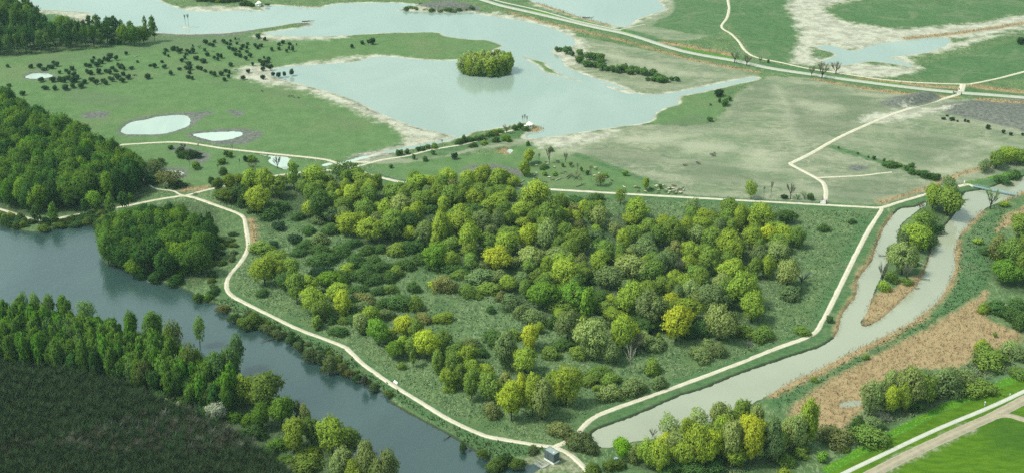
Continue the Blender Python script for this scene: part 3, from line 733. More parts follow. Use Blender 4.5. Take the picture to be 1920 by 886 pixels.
def plant(kind, pos, w, h, tone, zone, rng=random):
    tr, cr = rng.choice(PROTO[kind])
    nm = NAMES[kind]; rz = rng.uniform(0, 6.28)
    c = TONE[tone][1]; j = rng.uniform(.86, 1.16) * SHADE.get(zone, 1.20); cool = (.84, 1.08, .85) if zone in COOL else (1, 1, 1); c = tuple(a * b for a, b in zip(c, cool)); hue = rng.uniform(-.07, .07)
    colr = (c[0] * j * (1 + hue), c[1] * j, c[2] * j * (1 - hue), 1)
    if tr is None:
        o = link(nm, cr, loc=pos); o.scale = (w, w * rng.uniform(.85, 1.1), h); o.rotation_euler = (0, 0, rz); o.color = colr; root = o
    else:
        root = empty(nm, pos, rz); sx = rng.uniform(.90, 1.12); root.rotation_euler = (rng.uniform(-.05, .05), rng.uniform(-.05, .05), rz)
        for mname, me in (('trunk', tr), ('crown', cr)):
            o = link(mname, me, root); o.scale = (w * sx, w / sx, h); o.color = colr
    PLANTS.append(dict(o=root, kind=kind, nm=nm, tone=tone, zone=zone, pos=Vector(pos), h=h, w=w)); return root
def put(kind, cx, top, base, wpx, tone, zone):
    """a plant whose outline was measured in the photograph: centre x, top, foot and width in pixels"""
    flat = kind in ('shrub', 'ball', 'bareshrub'); 
    p = G(cx, base); s, th = ppm(p)
    up = (.30 if flat else .12) * wpx * math.sin(th)
    p = G(cx, base - up); s, th = ppm(p)
    w = wpx / s * (1.06 if flat else 1.12)
    h = max((base - up - top) / (s * math.cos(th)), .38 * w)
    return plant(kind, p, w, h, tone, zone)
KEY = {'W': 'willow', 'O': 'oval', 'L': 'lobed', 'U': 'upright', 'C': 'cone', 'T': 'thin', 'P': 'sparse', 'B': 'bare', 'I': 'spindly', 'X': 'dead', 'S': 'shrub', 'H': 'ball', 'R': 'bareshrub'}
def many(zone, text, ox=0.0, oy=0.0, k=1.0):
    for t in text.split():
        kt, a = t.split(':'); cx, top, base, w = (float(v) for v in a.split(','))
        put(KEY[kt[0]], ox + cx / k, oy + top / k, oy + base / k, w / k, kt[1], zone)
def inside(P, u, v):
    c = False
    for (x1, y1), (x2, y2) in zip(P, P[1:] + P[:1]):
        if (y1 > v) != (y2 > v) and u < (x2 - x1) * (v - y1) / (y2 - y1) + x1: c = not c
    return c
SP_PTS = []
def fill(zone, poly, gap, specs, n_max=999, seed=1, avoid=None, extra=None, path_gap=2.5, water_gap=1.0):
    """plants spread over the ground inside an outline, never closer than gap metres"""
    rng = random.Random(seed); us, vs = [p[0] for p in poly], [p[1] for p in poly]
    pts = [] if avoid is None else [p['pos'] for p in PLANTS if p['zone'] in avoid]
    made = 0; Wp = [GP(p, 0) for p in ()]
    A, B = G(min(us), max(vs)), G(max(us), min(vs)); A2, B2 = G(min(us), min(vs)), G(max(us), max(vs))
    x0, x1 = min(A.x, A2.x), max(B.x, B2.x); y0, y1 = min(A.y, B2.y), max(A2.y, B.y)
    WP = [tuple(q) for q in GP(poly)]
    for _ in range(30000):
        if made >= n_max: break
        x, y = rng.uniform(x0, x1), rng.uniform(y0, y1)
        if not inside(WP, x, y): continue
        if any((x - q.x) ** 2 + (y - q.y) ** 2 < gap * gap for q in pts): continue
        if path_gap and near_path(x, y) < path_gap: continue
        if water_at(x, y) > -water_gap: continue
        kind, tone, w, h = rng.choices([s[:4] for s in specs], [s[4] for s in specs])[0]
        w = rng.uniform(*w); h = rng.uniform(*h)
        p = Vector((x, y, GZ)); pts.append(p); plant(kind, p, w, h, tone, zone, rng); made += 1
    return made
PW = np.concatenate([P for P, w in PATH_WORLD]); PWw = np.concatenate([np.full(len(P), w / 2) for P, w in PATH_WORLD])
def near_path(x, y): return float((np.hypot(PW[:, 0] - x, PW[:, 1] - y) - PWw).min())
def water_at(x, y):
    i = int(np.clip(np.searchsorted(rows, y), 1, nr - 1)); u = x / max(300, y * CP + CAM_H * SP)
    j = int(np.clip(np.searchsorted(cols, u), 1, nc - 1)); return float(near_water[i * nc + j])
# ================================================================== the central wood (outlines measured tree by tree)
many('central wood', '''
OY:472,319,366,30 WY:500,316,370,34 Tg:525,332,374,30 Tg:552,302,358,28 LY:590,310,355,40 Wg:570,338,365,24 Pd:649,302,346,44 Wg:618,330,352,22 WY:487,349,402,44 Sd:507,382,411,46 Sd:527,376,398,30
Lg:600,338,372,30 Wg:586,345,380,30 Wd:602,357,414,40 WY:582,378,408,26 Ss:600,402,420,38 Wg:622,360,400,28 WY:660,348,385,36 Wg:680,324,358,44 Wg:693,347,384,34 Wg:644,372,412,38 Wg:684,375,418,42
WY:655,399,444,42 LY:697,410,456,44 OY:706,380,405,22 OY:724,374,416,28 Wp:752,366,416,38 LY:781,378,424,32 Wg:742,394,450,44 Wd:765,400,442,38 Ps:795,414,462,36 Wg:795,357,392,36 Wg:748,344,376,42
WY:785,328,358,34 Wg:777,322,348,30 OY:806,330,354,26 Hk:523,418,432,25 Hk:555,440,459,25 Hk:514,452,466,19 Sd:622,418,441,34 Ss:598,438,462,40 Sd:572,450,470,34 Sd:600,460,480,42 Sg:490,458,477,48
Sd:712,458,474,28 Sg:744,455,479,44 Sd:765,452,476,36 Sd:785,448,470,32 OY:816,330,352,22 WY:840,318,350,32 Po:846,337,362,26 OY:832,369,404,28 Wg:822,347,384,42 Wg:845,350,388,36 OY:863,383,412,28
WY:887,356,392,32 OY:877,320,352,30 WY:905,311,352,34 WY:934,317,352,38 Wg:899,332,354,22 Wg:926,334,358,28 WY:964,331,353,22 OY:958,325,346,20 Wg:948,335,352,22 Wg:899,346,372,42 Wg:940,348,372,32
WY:956,351,376,28 WY:932,365,404,48 WY:1003,339,398,48 Wg:990,355,400,36 LY:976,378,414,36 Wd:891,382,406,34 Wg:868,354,390,24 OY:826,398,462,34 LY:861,396,446,46 LY:881,420,480,40 Ws:901,396,436,38
Os:934,394,436,26 Og:954,396,426,26 Og:999,396,422,24 LY:982,408,428,24 Os:920,422,448,26 Lg:914,438,472,36 Wg:1031,383,430,44 LY:1062,391,418,24 LY:1080,394,418,22 So:1086,412,430,22 Sd:1054,367,388,44
Sd:1080,371,391,44 Sg:1105,378,395,32 Sd:1118,362,380,30 So:1074,386,400,42 Pp:1123,385,430,36 Op:1027,412,472,34 Wg:1060,418,460,32 Oy:991,422,468,36 WY:950,437,478,50 Wg:958,426,452,38 Lg:848,444,478,30
Ly:932,464,509,48 Lp:995,464,504,46 Wg:1082,430,478,44 SY:1118,420,437,24 Ss:1118,432,449,34 Po:1153,418,446,30 Wg:1135,452,492,38 Wp:1045,464,500,36 Wf:818,457,506,38 LY:845,470,506,28
WY:1192,375,414,48 LY:1182,400,423,30 SY:1198,421,444,26 SY:1180,423,437,20 OY:1170,430,476,28 LY:1245,405,426,32 Ps:1296,374,410,32 Sg:1215,410,432,38 Wg:1258,410,464,42 OY:1284,407,455,22 Og:1233,421,464,30
WY:1320,393,422,36 Wg:1336,401,426,32 WY:1308,407,438,40 Wp:1304,424,460,34 Wg:1335,428,474,40 WY:1369,434,492,48 Wg:1367,375,422,46 OY:1388,384,436,26 UY:1410,399,438,26 WY:1428,381,422,40 Wg:1440,398,426,32
Wd:1473,395,420,32 LY:1410,425,470,34 Ly:1438,423,462,32 WY:1467,421,456,36 Wg:1459,416,442,30 Wg:1459,440,474,40 Og:1493,425,466,26 Ws:1422,460,502,34 Wp:1456,456,498,46 OY:1438,480,522,26 Wp:1475,488,542,46
Ws:1209,450,486,42 Op:1186,460,486,26 Wg:1223,472,498,30 Po:1268,450,486,26 So:1253,460,477,20 WY:1294,454,488,38 OY:1290,478,508,28 Wg:1327,464,516,40 Bb:1274,484,515,22 Wp:1182,480,530,52 Wg:1215,490,532,54
OY:1263,507,537,26 Wg:1308,498,537,36 WY:1367,488,532,50 Wg:1240,518,554,34 Wg:1215,528,554,32 OY:1284,514,547,34 Wp:1294,527,570,34 Wg:1312,502,542,36 Ws:1334,533,588,46 Op:1310,543,578,28 Wp:1351,514,550,30
WY:1390,510,580,48 LY:1408,549,606,48 Wp:1347,575,642,48 Ps:1371,582,634,30 Wd:1363,545,582,32 WY:1182,531,596,46 Ws:1217,551,610,60 Ly:1256,549,587,34 WY:1286,561,606,46 Ly:1268,576,642,56 Ly:1168,594,656,44 Wd:1209,598,624,36
Ss:1327,636,659,38 Ss:1314,653,678,50 Ss:1347,640,669,32 Sg:1394,610,633,42 Sg:1430,612,641,48 Ru:1404,636,660,22 Ss:1481,537,562,52 Ru:1503,506,535,42 Sg:1503,612,629,32 Ss:1229,636,659,42 SY:1235,622,638,12 Sd:1314,602,634,42 Op:1205,622,651,34
Sd:1544,419,435,22 Sd:1597,409,420,16 Hd:1555,592,606,15 Sg:1442,390,404,14
WY:497,482,537,40 Wg:521,472,500,42 OY:525,490,530,26 Wg:549,484,527,32 Wd:537,510,544,32 Lg:557,511,572,34 LY:580,518,557,40 LY:588,539,590,44 Wf:620,510,546,40 WY:637,532,574,44 Oy:645,545,594,32 Wg:604,561,602,34 Ug:596,592,616,20
Sd:620,590,607,20 So:682,552,571,42 SY:651,493,513,34 Sd:606,474,500,52 Sd:669,476,499,38 Sd:700,480,496,32 Sd:690,493,511,34 Sd:680,505,531,42 Sd:716,490,511,38 Sg:742,499,521,34 Sd:760,486,507,38 Sd:775,527,549,30 Sd:712,537,553,30
Sg:732,533,551,28 Sd:673,535,551,34 Sd:750,552,583,50 Sg:779,552,584,32 Sd:720,560,579,36 Ss:675,568,585,38 Sd:655,576,593,36 OY:694,574,609,28 Wp:677,588,623,32 Ss:722,578,601,34 Sd:635,612,631,34 Sg:643,594,607,24
Lf:710,597,649,38 Ly:759,592,637,36 Og:783,600,641,26 Sd:492,541,556,26 So:793,588,603,32
LY:729,618,641,28 Lf:741,640,673,32 OY:755,630,661,22 Og:780,600,641,26 Og:776,630,669,28 Tg:775,654,688,15 Ly:800,619,675,42 Wg:831,621,656,36 Sg:753,678,693,16 Og:824,656,705,26 Og:824,642,671,20 Wg:849,662,706,34 WY:875,650,692,42
LY:841,692,733,30 SY:843,720,736,24 Og:855,645,673,32 OY:885,674,713,30 LY:912,682,716,30 Wg:885,692,749,30 Og:865,684,731,22 Wg:918,700,757,40 Op:946,700,741,30 Os:948,623,693,42 Oy:993,610,655,32 WY:985,653,704,48
Sd:928,620,649,48 Sd:902,652,671,26 Ss:883,634,653,32 Sg:965,617,637,30 SY:831,585,606,34 So:796,588,607,30 Sd:920,572,588,20
Ly:959,715,791,42 WY:998,703,783,40 Wp:1016,712,789,40 Oy:977,702,761,26 So:922,754,783,36 WY:1062,687,763,52 Og:1034,697,741,26 Sd:1042,738,761,28
Wp:1110,602,678,56 Ws:1140,640,682,38 WY:1160,594,664,42 Xw:1182,650,700,26 Bb:1194,626,668,32 Sg:1223,671,704,38 SY:1231,692,703,14 Sp:1144,722,753,46 Ss:1187,708,743,50 Ss:1236,704,729,30 Sg:1144,700,725,42 Sg:1106,704,723,36 Sg:1122,692,709,42 SY:1120,721,734,18
So:1050,793,821,48 Sg:1032,650,673,42 Sg:1084,650,673,40 Sd:1055,640,657,42
Lg:884,474,507,30 Sg:863,506,523,36 So:834,514,551,44 Sy:816,527,541,28 Sg:877,531,559,36 Sg:916,533,553,46 Sg:897,548,561,18 So:940,545,565,26 LY:952,517,547,34 Ss:904,490,513,36 Ss:901,514,534,60 Ss:936,506,531,42 Ss:966,482,501,32 Ss:979,510,535,38 Sg:1009,502,531,40 LY:1031,510,534,30
WY:1056,486,540,52 WY:1055,474,507,46 Op:1036,480,507,26 Wg:1076,508,544,38 LY:1123,470,516,36 Po:1090,474,510,24 Sd:1114,506,531,38 Lf:1017,529,580,48 Wf:1076,535,577,52 Uf:1100,541,599,30 Ws:1145,502,544,48
So:1045,551,575,26 Ss:957,550,581,42 Ss:978,570,599,32 Ss:1002,578,613,42 Sg:1052,574,589,60 Sd:1035,590,617,24 OY:1050,581,600,26 Ws:1064,584,638,42 OY:1092,592,611,15 OY:1082,610,643,20 OY:1011,604,625,16 Sd:1127,543,567,38 Sg:1135,568,591,48 OY:1152,578,604,32 OY:1148,552,570,20
Sk:604,498,520,40 Sd:640,508,530,36 Sd:700,515,535,40 Sd:732,508,528,36 Sd:820,488,508,40 Sd:790,476,496,44 Sd:850,492,514,40 Sd:835,478,500,40 Sd:868,498,516,36 Sd:660,590,606,30 Sd:690,604,622,34 Sd:660,560,578,30 Ss:1120,592,615,40 Sd:1168,612,632,40 Sd:1190,590,612,44 Sd:1240,600,624,40 Sd:1286,608,634,40
Sd:560,468,482,30 Sd:640,462,480,40 Sd:660,448,466,36 Sd:690,460,478,34 Sd:580,424,440,30 Sd:560,398,414,28 Sd:440,356,372,26
''')
DENSE = pp('590,420 600,350 660,340 760,355 900,352 1010,374 1150,408 1240,428 1330,412 1450,432 1450,480 1410,550 1370,590 1290,605 1200,625 1100,620 1020,580 940,535 840,480 760,455 690,445 640,440')
fill('central wood', DENSE, 5.4, [('shrub', 'g', (6, 10), (3, 6), 1.5), ('shrub', 's', (6, 10), (3, 6), 1.0), ('shrub', 'd', (6, 10), (3, 5), .5), ('lobed', 'g', (6, 9), (8, 12), 3), ('oval', 'Y', (5, 8), (8, 12), 1.2), ('oval', 'g', (6, 9), (8, 12), 2), ('lobed', 's', (6, 9), (8, 12), 1)], 130, 61, ['central wood'])
# ---- beside the path junction and along path north-east
many('junction thicket', '''Wg:430,355,379,42 Wg:418,356,373,32 Td:447,346,381,38 Wd:463,352,386,30 Wg:410,333,360,20 OY:430,328,354,24 WY:446,327,348,28 WY:473,318,350,28 Wg:526,330,356,24 Sd:490,378,398,40 Sd:455,372,388,30
Rb:239,278,308,24 Ps:291,300,324,38 Bs:267,304,350,30 Rd:299,325,343,36 Po:318,320,353,42 Rb:245,298,314,26 Sd:334,338,354,26 Sd:358,280,297,26 Hk:370,286,298,18 Hd:320,273,281,11 Bb:344,268,283,12 Hf:368,304,318,17 Hf:417,297,309,15 Sd:420,312,331,18
Hd:425,282,295,9 Hf:432,284,296,11 Hf:472,294,305,22 Hk:460,292,304,9 Rb:474,306,317,24 Hd:396,332,346,13 Ib:372,269,283,5 Ib:436,272,285,5 Ib:410,308,327,6 Ib:451,297,318,4 Ib:356,296,317,6 Bb:520,294,316,17
Sd:345,283,297,26 Sd:338,275,288,18 Hd:352,292,300,10 Sd:300,296,312,22 Sd:285,330,346,28''')
# ---- spit, lake shore, island, horse field
many('spit', '''Hd:746,281,293,10 Hd:752,281,292,9 Hd:763,280,290,11 Hd:784,275,284,9 Hd:792,274,283,11 Hd:802,271,279,10 Sg:815,267,279,14 Ib:829,262,273,8 Sd:860,260,272,14 Sd:870,252,269,14 Sd:880,256,267,16 Sd:893,254,265,16 Sd:904,252,263,14 Sd:917,247,258,16
Sg:927,242,255,16 Sg:937,240,251,14 Bb:950,234,251,17 Sd:965,233,245,12 Sd:975,229,242,14 Sd:986,236,246,14 Sf:950,252,266,18 Sd:930,255,268,14 Sg:908,263,272,16 Sd:887,267,277,16 Hk:853,286,300,12 Hd:812,281,291,9 Sd:797,292,303,12 Hd:776,289,300,8 Hd:733,308,316,8
Ib:981,217,240,5 Ib:984,215,240,6 Ib:988,218,241,5''')
many('dark thicket by the lake', '''Hd:1044,88,98,10 Hd:1051,89,97,8 Hd:1063,87,103,15 Hd:1072,96,106,10 Hd:1087,93,106,15 Hd:1087,104,119,17 Hd:1106,98,114,17 Hd:1116,99,114,17 Hd:1126,100,116,17 Hd:1101,113,127,19 Hd:1116,116,128,15 Hd:1126,110,120,15 Hd:1129,118,133,17 Hd:1138,124,134,13 Hd:1149,123,136,15 Hd:1160,123,138,15
Hd:1171,120,133,15 Hd:1175,127,138,15 Hd:1181,129,141,15 Hd:1186,123,136,13 Hd:1195,126,140,15 Hd:1207,127,143,17 Hd:1223,131,142,17 Hd:1225,144,153,13 Hd:1214,145,152,10 Hd:1238,142,156,19 Hd:1247,144,156,15 Hd:1259,144,152,9 Hd:1269,144,153,11 Hd:1233,138,150,13''')
many('cape', 'Hk:1348,168,182,18 Hd:1368,181,190,8 Hd:1359,186,200,15 Hd:1349,184,193,7 Hd:1331,219,229,10 Hd:1332,194,198,5')
many('horse field', '''LY:991,279,309,22 OY:983,301,331,20 Ib:1011,288,309,8 Bb:1030,274,307,13 Bb:1060,284,306,9 Ib:1082,306,326,10 Sd:1033,273,285,9 Sd:990,264,274,9 Sd:1020,308,318,18 Rb:1080,325,338,26 Ib:1108,311,341,9 Po:1125,325,350,18 Hf:1135,324,333,11 Hd:1101,319,329,8 Hd:1055,305,314,7 Hf:1172,320,331,10 LY:1210,333,358,15 Hd:1238,345,355,7 Pg:1163,352,384,18
Hd:1070,304,312,7 Hd:1090,313,322,6 Hf:1040,322,330,12 Hf:1021,322,330,10 PY:1408,337,374,22 Ib:1445,340,373,9 Bb:1482,344,374,20 Ib:1432,350,372,6 Hk:1470,365,374,12 Rs:1508,358,376,20 Sd:1520,362,376,12 Rd:1495,364,376,12''')
many('road trees', 'Bb:1567,116,140,23 Bb:1541,116,147,26 Bb:1522,124,144,14 Bb:1377,99,119,21 Bb:1400,104,124,19 Bb:1425,106,119,9 Hd:1440,112,119,6')
many('hedge', '''Sd:1670,302,315,28 Hf:1688,306,313,8 Hd:1700,310,321,13 Hd:1708,306,316,13 Sd:1710,315,327,18 Hd:1722,319,330,12 Sd:1734,318,335,24 Sd:1750,324,338,22 Hd:1757,326,336,12 Hd:1638,292,300,7 Hd:1657,297,304,6 Hd:1628,292,296,4 Hd:1608,285,290,4 Hd:1572,274,279,4
Hk:1769,220,225,8 Hk:1785,220,227,10 Hk:1776,215,219,5 Hk:1795,225,229,5 Hk:1809,223,229,5 Hk:1815,225,230,6 Hk:1852,234,243,10 Hk:1881,243,251,7 Hk:1895,248,255,6 Hk:1917,249,255,6 Hk:1913,70,84,16''')
many('far river bank', 'Wg:1867,283,317,32 WY:1885,276,307,32 WY:1894,278,309,30 Wg:1912,280,309,30 Ps:1845,300,324,26 Sd:1880,330,345,28 Sd:1902,318,336,30 Wg:1935,278,308,34')
many('island of the channel', '''Lg:1775,352,406,54 LY:1748,346,393,36 Ps:1778,332,361,32 Pg:1731,394,437,42 Sd:1752,415,441,32 WY:1717,421,471,48 Ps:1692,430,463,30 Lp:1690,457,516,44 Ss:1676,455,481,26 Bb:1697,493,531,20 SY:1657,524,546,22 Bb:1654,490,532,22 Sg:1672,508,530,26 Sd:1745,436,458,26 Rb:1725,378,395,20 Ss:1738,445,466,24 Sg:1700,520,534,24 Sd:1710,480,500,20''')
many('east bank', '''Bs:1856,355,393,34 HY:1882,378,389,18 HY:1833,447,459,18 Wg:1911,402,446,42 So:1870,440,483,50 Wg:1900,450,501,46 Wf:1885,490,532,56 Wg:1915,440,502,42 Sd:1850,462,481,30 SY:1868,470,486,30 Wg:1922,470,530,40 Sd:1868,562,590,40 Sd:1895,575,602,44 Sg:1848,565,585,26 SY:1842,574,590,20 Sd:1915,582,620,40 Sd:1905,560,582,40
Sg:1527,705,717,15 Sg:1623,663,675,13 Ss:1770,684,749,60 Ss:1809,690,729,46 SY:1840,634,661,28 Sg:1856,668,691,72 Sp:1895,640,663,42 Ss:1909,650,675,38 Sg:1834,722,744,62 Sg:1909,692,709,38 Hg:1865,622,633,8
Pp:1629,712,781,40 Ly:1670,723,777,30 OY:1690,714,771,26 Op:1670,695,741,30 Wp:1698,689,769,44 Wg:1726,700,763,40 Op:1651,715,761,30 Ss:1740,720,750,40 Sd:1716,745,770,34''')
many('channel end wood', '''Wl:1167,822,862,32 Pp:1253,780,826,42 Rb:1224,803,821,18 WY:1218,826,881,36 OY:1232,824,886,36 Wp:1266,809,867,42 Oy:1245,813,861,26 Pp:1308,768,801,38 OY:1287,784,831,30 WY:1304,799,881,42 Ly:1325,807,877,44 Op:1348,755,801,30 Pp:1362,759,801,28 Wg:1388,750,801,36 Op:1415,761,811,30 OY:1354,778,831,32
Ly:1402,778,832,44 Wp:1369,790,871,48 Ly:1411,790,873,42 Os:1442,785,869,38 WY:1381,835,876,42 Wg:1322,794,851,34 Sp:1190,830,869,28 OY:1459,801,851,28 Pp:1480,784,846,32 Pp:1497,774,839,30 OY:1512,750,837,36 Op:1487,778,846,36 Os:1451,798,861,38
So:1565,802,839,62 Sd:1607,778,807,28 Ss:1634,781,809,38 Ru:1659,775,798,26 Sg:1629,812,837,72 Hf:1541,848,867,22 Sg:1582,836,847,20 Wg:1340,800,860,36 WY:1275,830,878,34 Sd:1260,868,895,50 Sd:1340,862,884,50 Sd:1300,870,892,50 Sg:1500,835,858,40 Sg:1470,850,875,40 SY:1470,880,905,40''')
many('river point wood', '''Wg:204,438,498,30 Wd:214,452,500,34 LY:253,486,515,34 WY:337,456,506,44 Wg:378,457,517,42 Wd:285,446,504,56 OY:334,392,441,30 WY:391,436,471,28 Po:372,447,476,28 Wg:269,421,456,30 Wg:242,446,489,36 Wg:250,428,466,36 Sd:294,508,528,30 Sg:372,548,565,20 Sg:391,550,563,20 SY:417,456,467,12 SY:342,500,517,30 Wd:310,470,520,40 Wg:350,470,515,40 Sd:330,515,535,34 Sd:265,500,520,30 Wd:230,460,505,40 Td:392,395,450,18 Td:382,400,455,18''')
fill('river point wood', pp('196,452 215,440 250,428 290,424 330,426 375,440 400,462 398,480 385,500 330,505 280,500 235,492 205,480'), 4.6,
     [('willow', 'g', (8, 12), (11, 16), 5), ('oval', 'd', (7, 10), (11, 15), 4), ('lobed', 'Y', (7, 10), (11, 15), 1.3), ('thin', 'd', (5, 8), (12, 16), 2), ('shrub', 'd', (6, 9), (4, 6), 2)], 70, 5, ['river point wood'])
fill('river bank', pp('55,418 130,402 200,392 196,424 110,425 70,434'), 3.5, [('shrub', 'd', (6, 9), (2, 4), 3), ('thin', 'd', (4, 6), (10, 14), .6), ('shrub', 'g', (5, 8), (2, 4), 2)], 20, 8)
fill('river bank', pp('395,440 440,436 438,490 418,530 426,562 385,552 398,500'), 3.4, [('shrub', 'g', (3, 6), (1.5, 3), 3), ('shrub', 'd', (3, 6), (1.5, 3), 2), ('shrub', 's', (3, 5), (1.2, 2.5), 2)], 22, 12)
fill('river bank', pp('440,600 470,585 560,632 640,672 690,715 730,740 715,742 640,696 560,652 480,614'), 3.0, [('shrub', 'g', (3, 5), (1.2, 2.4), 3), ('shrub', 's', (3, 5), (1.2, 2.4), 2), ('shrub', 'd', (3, 5), (1.2, 2.2), 2)], 34, 13, ['river bank'])
fill('river bank', pp('0,404 60,414 60,430 0,424'), 3, [('shrub', 'd', (5, 8), (2.5, 4.5), 3), ('shrub', 'Y', (4, 6), (2, 4), 1)], 12, 9)
# ---- the wood west of the meadow
fill('west wood', pp('-40,196 20,206 45,226 70,238 100,256 140,272 185,296 215,310 240,318 262,334 285,350 262,366 205,378 150,388 100,398 60,402 20,392 -40,380'), 6.0,
     [('willow', 'g', (9, 14), (14, 19), 6), ('oval', 'd', (8, 12), (14, 19), 5), ('lobed', 'g', (9, 13), (14, 18), 4), ('willow', 'f', (9, 12), (13, 18), 1.4), ('willow', 'Y', (9, 12), (14, 18), 1.5), ('thin', 'd', (6, 9), (15, 19), 1)], 210, 3)
many('west wood', 'LY:170,297,330,28 WY:215,300,328,30 LY:185,285,312,34 WY:240,292,322,24 LY:55,318,352,34 WY:25,186,204,18 WY:180,358,395,30 OY:245,362,378,12 Tg:208,362,408,20 Td:235,358,395,20 Tg:100,380,420,22 Td:160,372,402,18 Hd:17,157,163,9 Hd:43,170,180,9')
# ---- trees at the far left, bare trunks showing
fill('far left wood', pp('-30,74 40,72 120,74 200,70 208,88 170,92 110,98 60,102 0,106 -30,106'), 4.6,
     [('thin', 'd', (6, 9), (14, 20), 4), ('thin', 'g', (6, 9), (13, 18), 2.5), ('sparse', 's', (7, 10), (12, 16), 2), ('bare', 'd', (5, 8), (11, 17), 4), ('spindly', 'd', (4, 6), (12, 18), 3), ('thin', 's', (6, 8), (13, 17), 2)], 75, 21)
fill('far left wood', pp('-30,44 30,40 62,48 66,64 30,66 -30,68'), 5.0, [('oval', 'd', (9, 13), (17, 24), 4), ('thin', 'g', (8, 11), (17, 24), 3), ('oval', 'g', (8, 12), (16, 22), 2)], 36, 22)
many('far left wood', '''Tp:182,27,56,18 Td:205,32,67,16 Td:216,29,67,20 Tg:228,36,65,12 WY:234,47,85,24 Wg:252,50,87,28 WY:270,48,83,22 Tg:245,40,57,16 Tp:273,29,59,7 Tg:291,29,79,14 Tp:285,38,65,9 Td:170,29,59,13 WY:119,30,58,26 Tg:104,40,59,18 Ib:150,40,59,9 Tb:158,37,59,9 Td:70,25,57,12 Td:78,24,58,12 Td:88,26,58,10 LY:160,50,80,18 LY:175,50,82,18 Sd:212,70,84,16 Sd:222,72,85,14 Ib:349,28,51,5 Ib:354,27,51,7 Og:20,5,60,18 Wd:205,52,70,18''')
many('head of the lake', 'Sd:400,-10,5,22 Sd:420,-8,6,24 SY:412,-4,6,16 Sd:440,-10,4,26 Sd:460,2,11,22 Hd:502,7,12,9 Sd:380,-6,4,22 Sd:470,4,13,14')
fill('mound by the lake', pp('756,20 785,11 830,8 880,12 888,18 850,22 800,22'), 4.0, [('shrub', 'd', (5, 8), (1.6, 3), 2), ('shrub', 's', (4, 7), (1.5, 2.6), 2)], 40, 44, path_gap=0)
fill('island in the lake', pp('866,132 880,139 908,142 935,141 950,138 954,132 935,127 900,125 874,127'), 3.6, [('upright', 'Y', (7, 9.5), (9.5, 13), 4), ('upright', 'g', (7, 9.5), (9.5, 13), 2), ('upright', 'p', (7, 9), (9.5, 13), 4), ('oval', 'g', (7, 9), (9, 11), 1)], 34, 45, water_gap=-2)
fill('island in the lake', pp('864,134 880,140 908,143 935,142 953,138 954,135 930,139 890,138'), 3.0, [('shrub', 'd', (5, 7), (3, 5), 1), ('shrub', 'g', (5, 7), (3, 5), 1)], 16, 46, water_gap=-3)
# ---- hawthorns dotted over the meadow: (x, top, foot, width) read off two enlargements
A_ = '''373,195,250,55 475,185,245,60 535,235,278,65 595,200,255,50 625,200,258,60 645,155,200,50 682,165,230,60 868,218,275,65 718,270,315,35 798,250,295,45 830,270,320,50 890,288,345,70 928,320,380,60 820,330,385,80 885,345,425,95 725,345,408,75 768,360,425,55 638,345,418,80 500,352,415,70 543,452,508,70 660,450,512,65 787,435,515,95 875,422,488,60 980,415,490,75 1018,375,435,60 1030,180,228,50 1075,185,242,55 1110,135,190,55 1128,100,140,35 1165,165,232,70 1195,130,175,45 1222,140,198,50 1252,105,155,45 1298,105,170,65 1325,60,125,65 1395,90,155,45 1515,40,90,40 1050,252,315,50 1090,265,330,65 1188,245,320,70 1275,250,305,50 1318,250,322,60 1348,220,258,60 1388,255,292,60 1418,180,225,45 1450,195,255,70 1485,215,272,50 1575,220,265,55 1410,305,382,75 1480,285,340,65 1540,320,382,70 1472,358,422,70 1345,348,410,60 1320,340,390,40 1105,350,405,70 1152,375,445,65 1245,365,425,55 1272,385,450,50 1775,312,380,65 1805,195,225,40 1855,185,245,45 1650,148,180,35 95,195,240,40'''
B_ = '''110,505,570,65 387,465,525,55 140,388,418,38 192,378,435,48 308,392,445,55 490,425,465,50 280,340,375,45 358,270,305,35 312,235,285,45 328,195,240,55 418,172,228,70 465,175,205,35 488,200,262,60 520,195,230,30 580,205,240,45 610,220,265,50 655,185,265,55 650,150,180,25 570,245,285,40 555,280,335,45 518,315,368,45 600,355,405,70 575,405,455,60 615,405,465,60 610,465,508,55 598,515,565,50 642,528,578,45 695,285,345,60 712,405,455,50 752,410,468,45 800,448,488,45 795,195,240,40 805,90,150,55 850,130,168,45 893,135,185,45 910,95,135,40 825,245,298,55 775,322,378,85 910,285,335,35 950,252,300,50 990,258,322,50 950,300,350,40 1022,85,145,45 1060,115,160,35 1103,92,125,35 1100,130,165,35 1085,165,215,50 1130,180,235,50 1165,190,240,45 1180,118,155,35 1160,65,100,25 1250,145,190,50 1230,180,220,45 1300,165,210,40 1310,122,162,35 1210,220,252,35 1165,245,292,45 1215,255,310,55 1300,218,255,40 1288,288,345,45 1340,255,312,48 1105,365,420,55 1370,360,415,35 1315,445,500,50 1258,522,582,60 1030,545,595,55 1080,508,560,45 870,465,522,40 912,472,540,50 992,468,530,60 1045,445,490,50 1088,455,510,45 1400,135,190,45 1432,165,212,45 1470,138,188,45 1435,22,88,65 1515,62,112,42 1490,515,575,58 1452,322,368,40 1505,290,325,30 1558,298,335,40 1545,330,380,70 1500,340,400,60 1495,370,420,50 1540,390,435,45 1580,390,460,60 1490,420,475,50 1615,478,540,40 1680,485,550,70 1750,475,540,45 1838,448,525,60 1598,180,235,45 1685,128,172,40 1730,98,150,45 1685,178,222,42 1805,170,220,35 1850,165,240,40 1778,205,250,35 1812,125,165,50 1895,135,165,15'''
many('meadow', ' '.join('Hk:' + t for t in A_.split()), 0, 90, 6.4)
many('meadow', ' '.join('Hk:' + t for t in B_.split()), 260, 60, 6.4)
many('meadow', 'Rb:730,160,205,55 Rb:1205,65,118,55', 260, 60, 6.4)
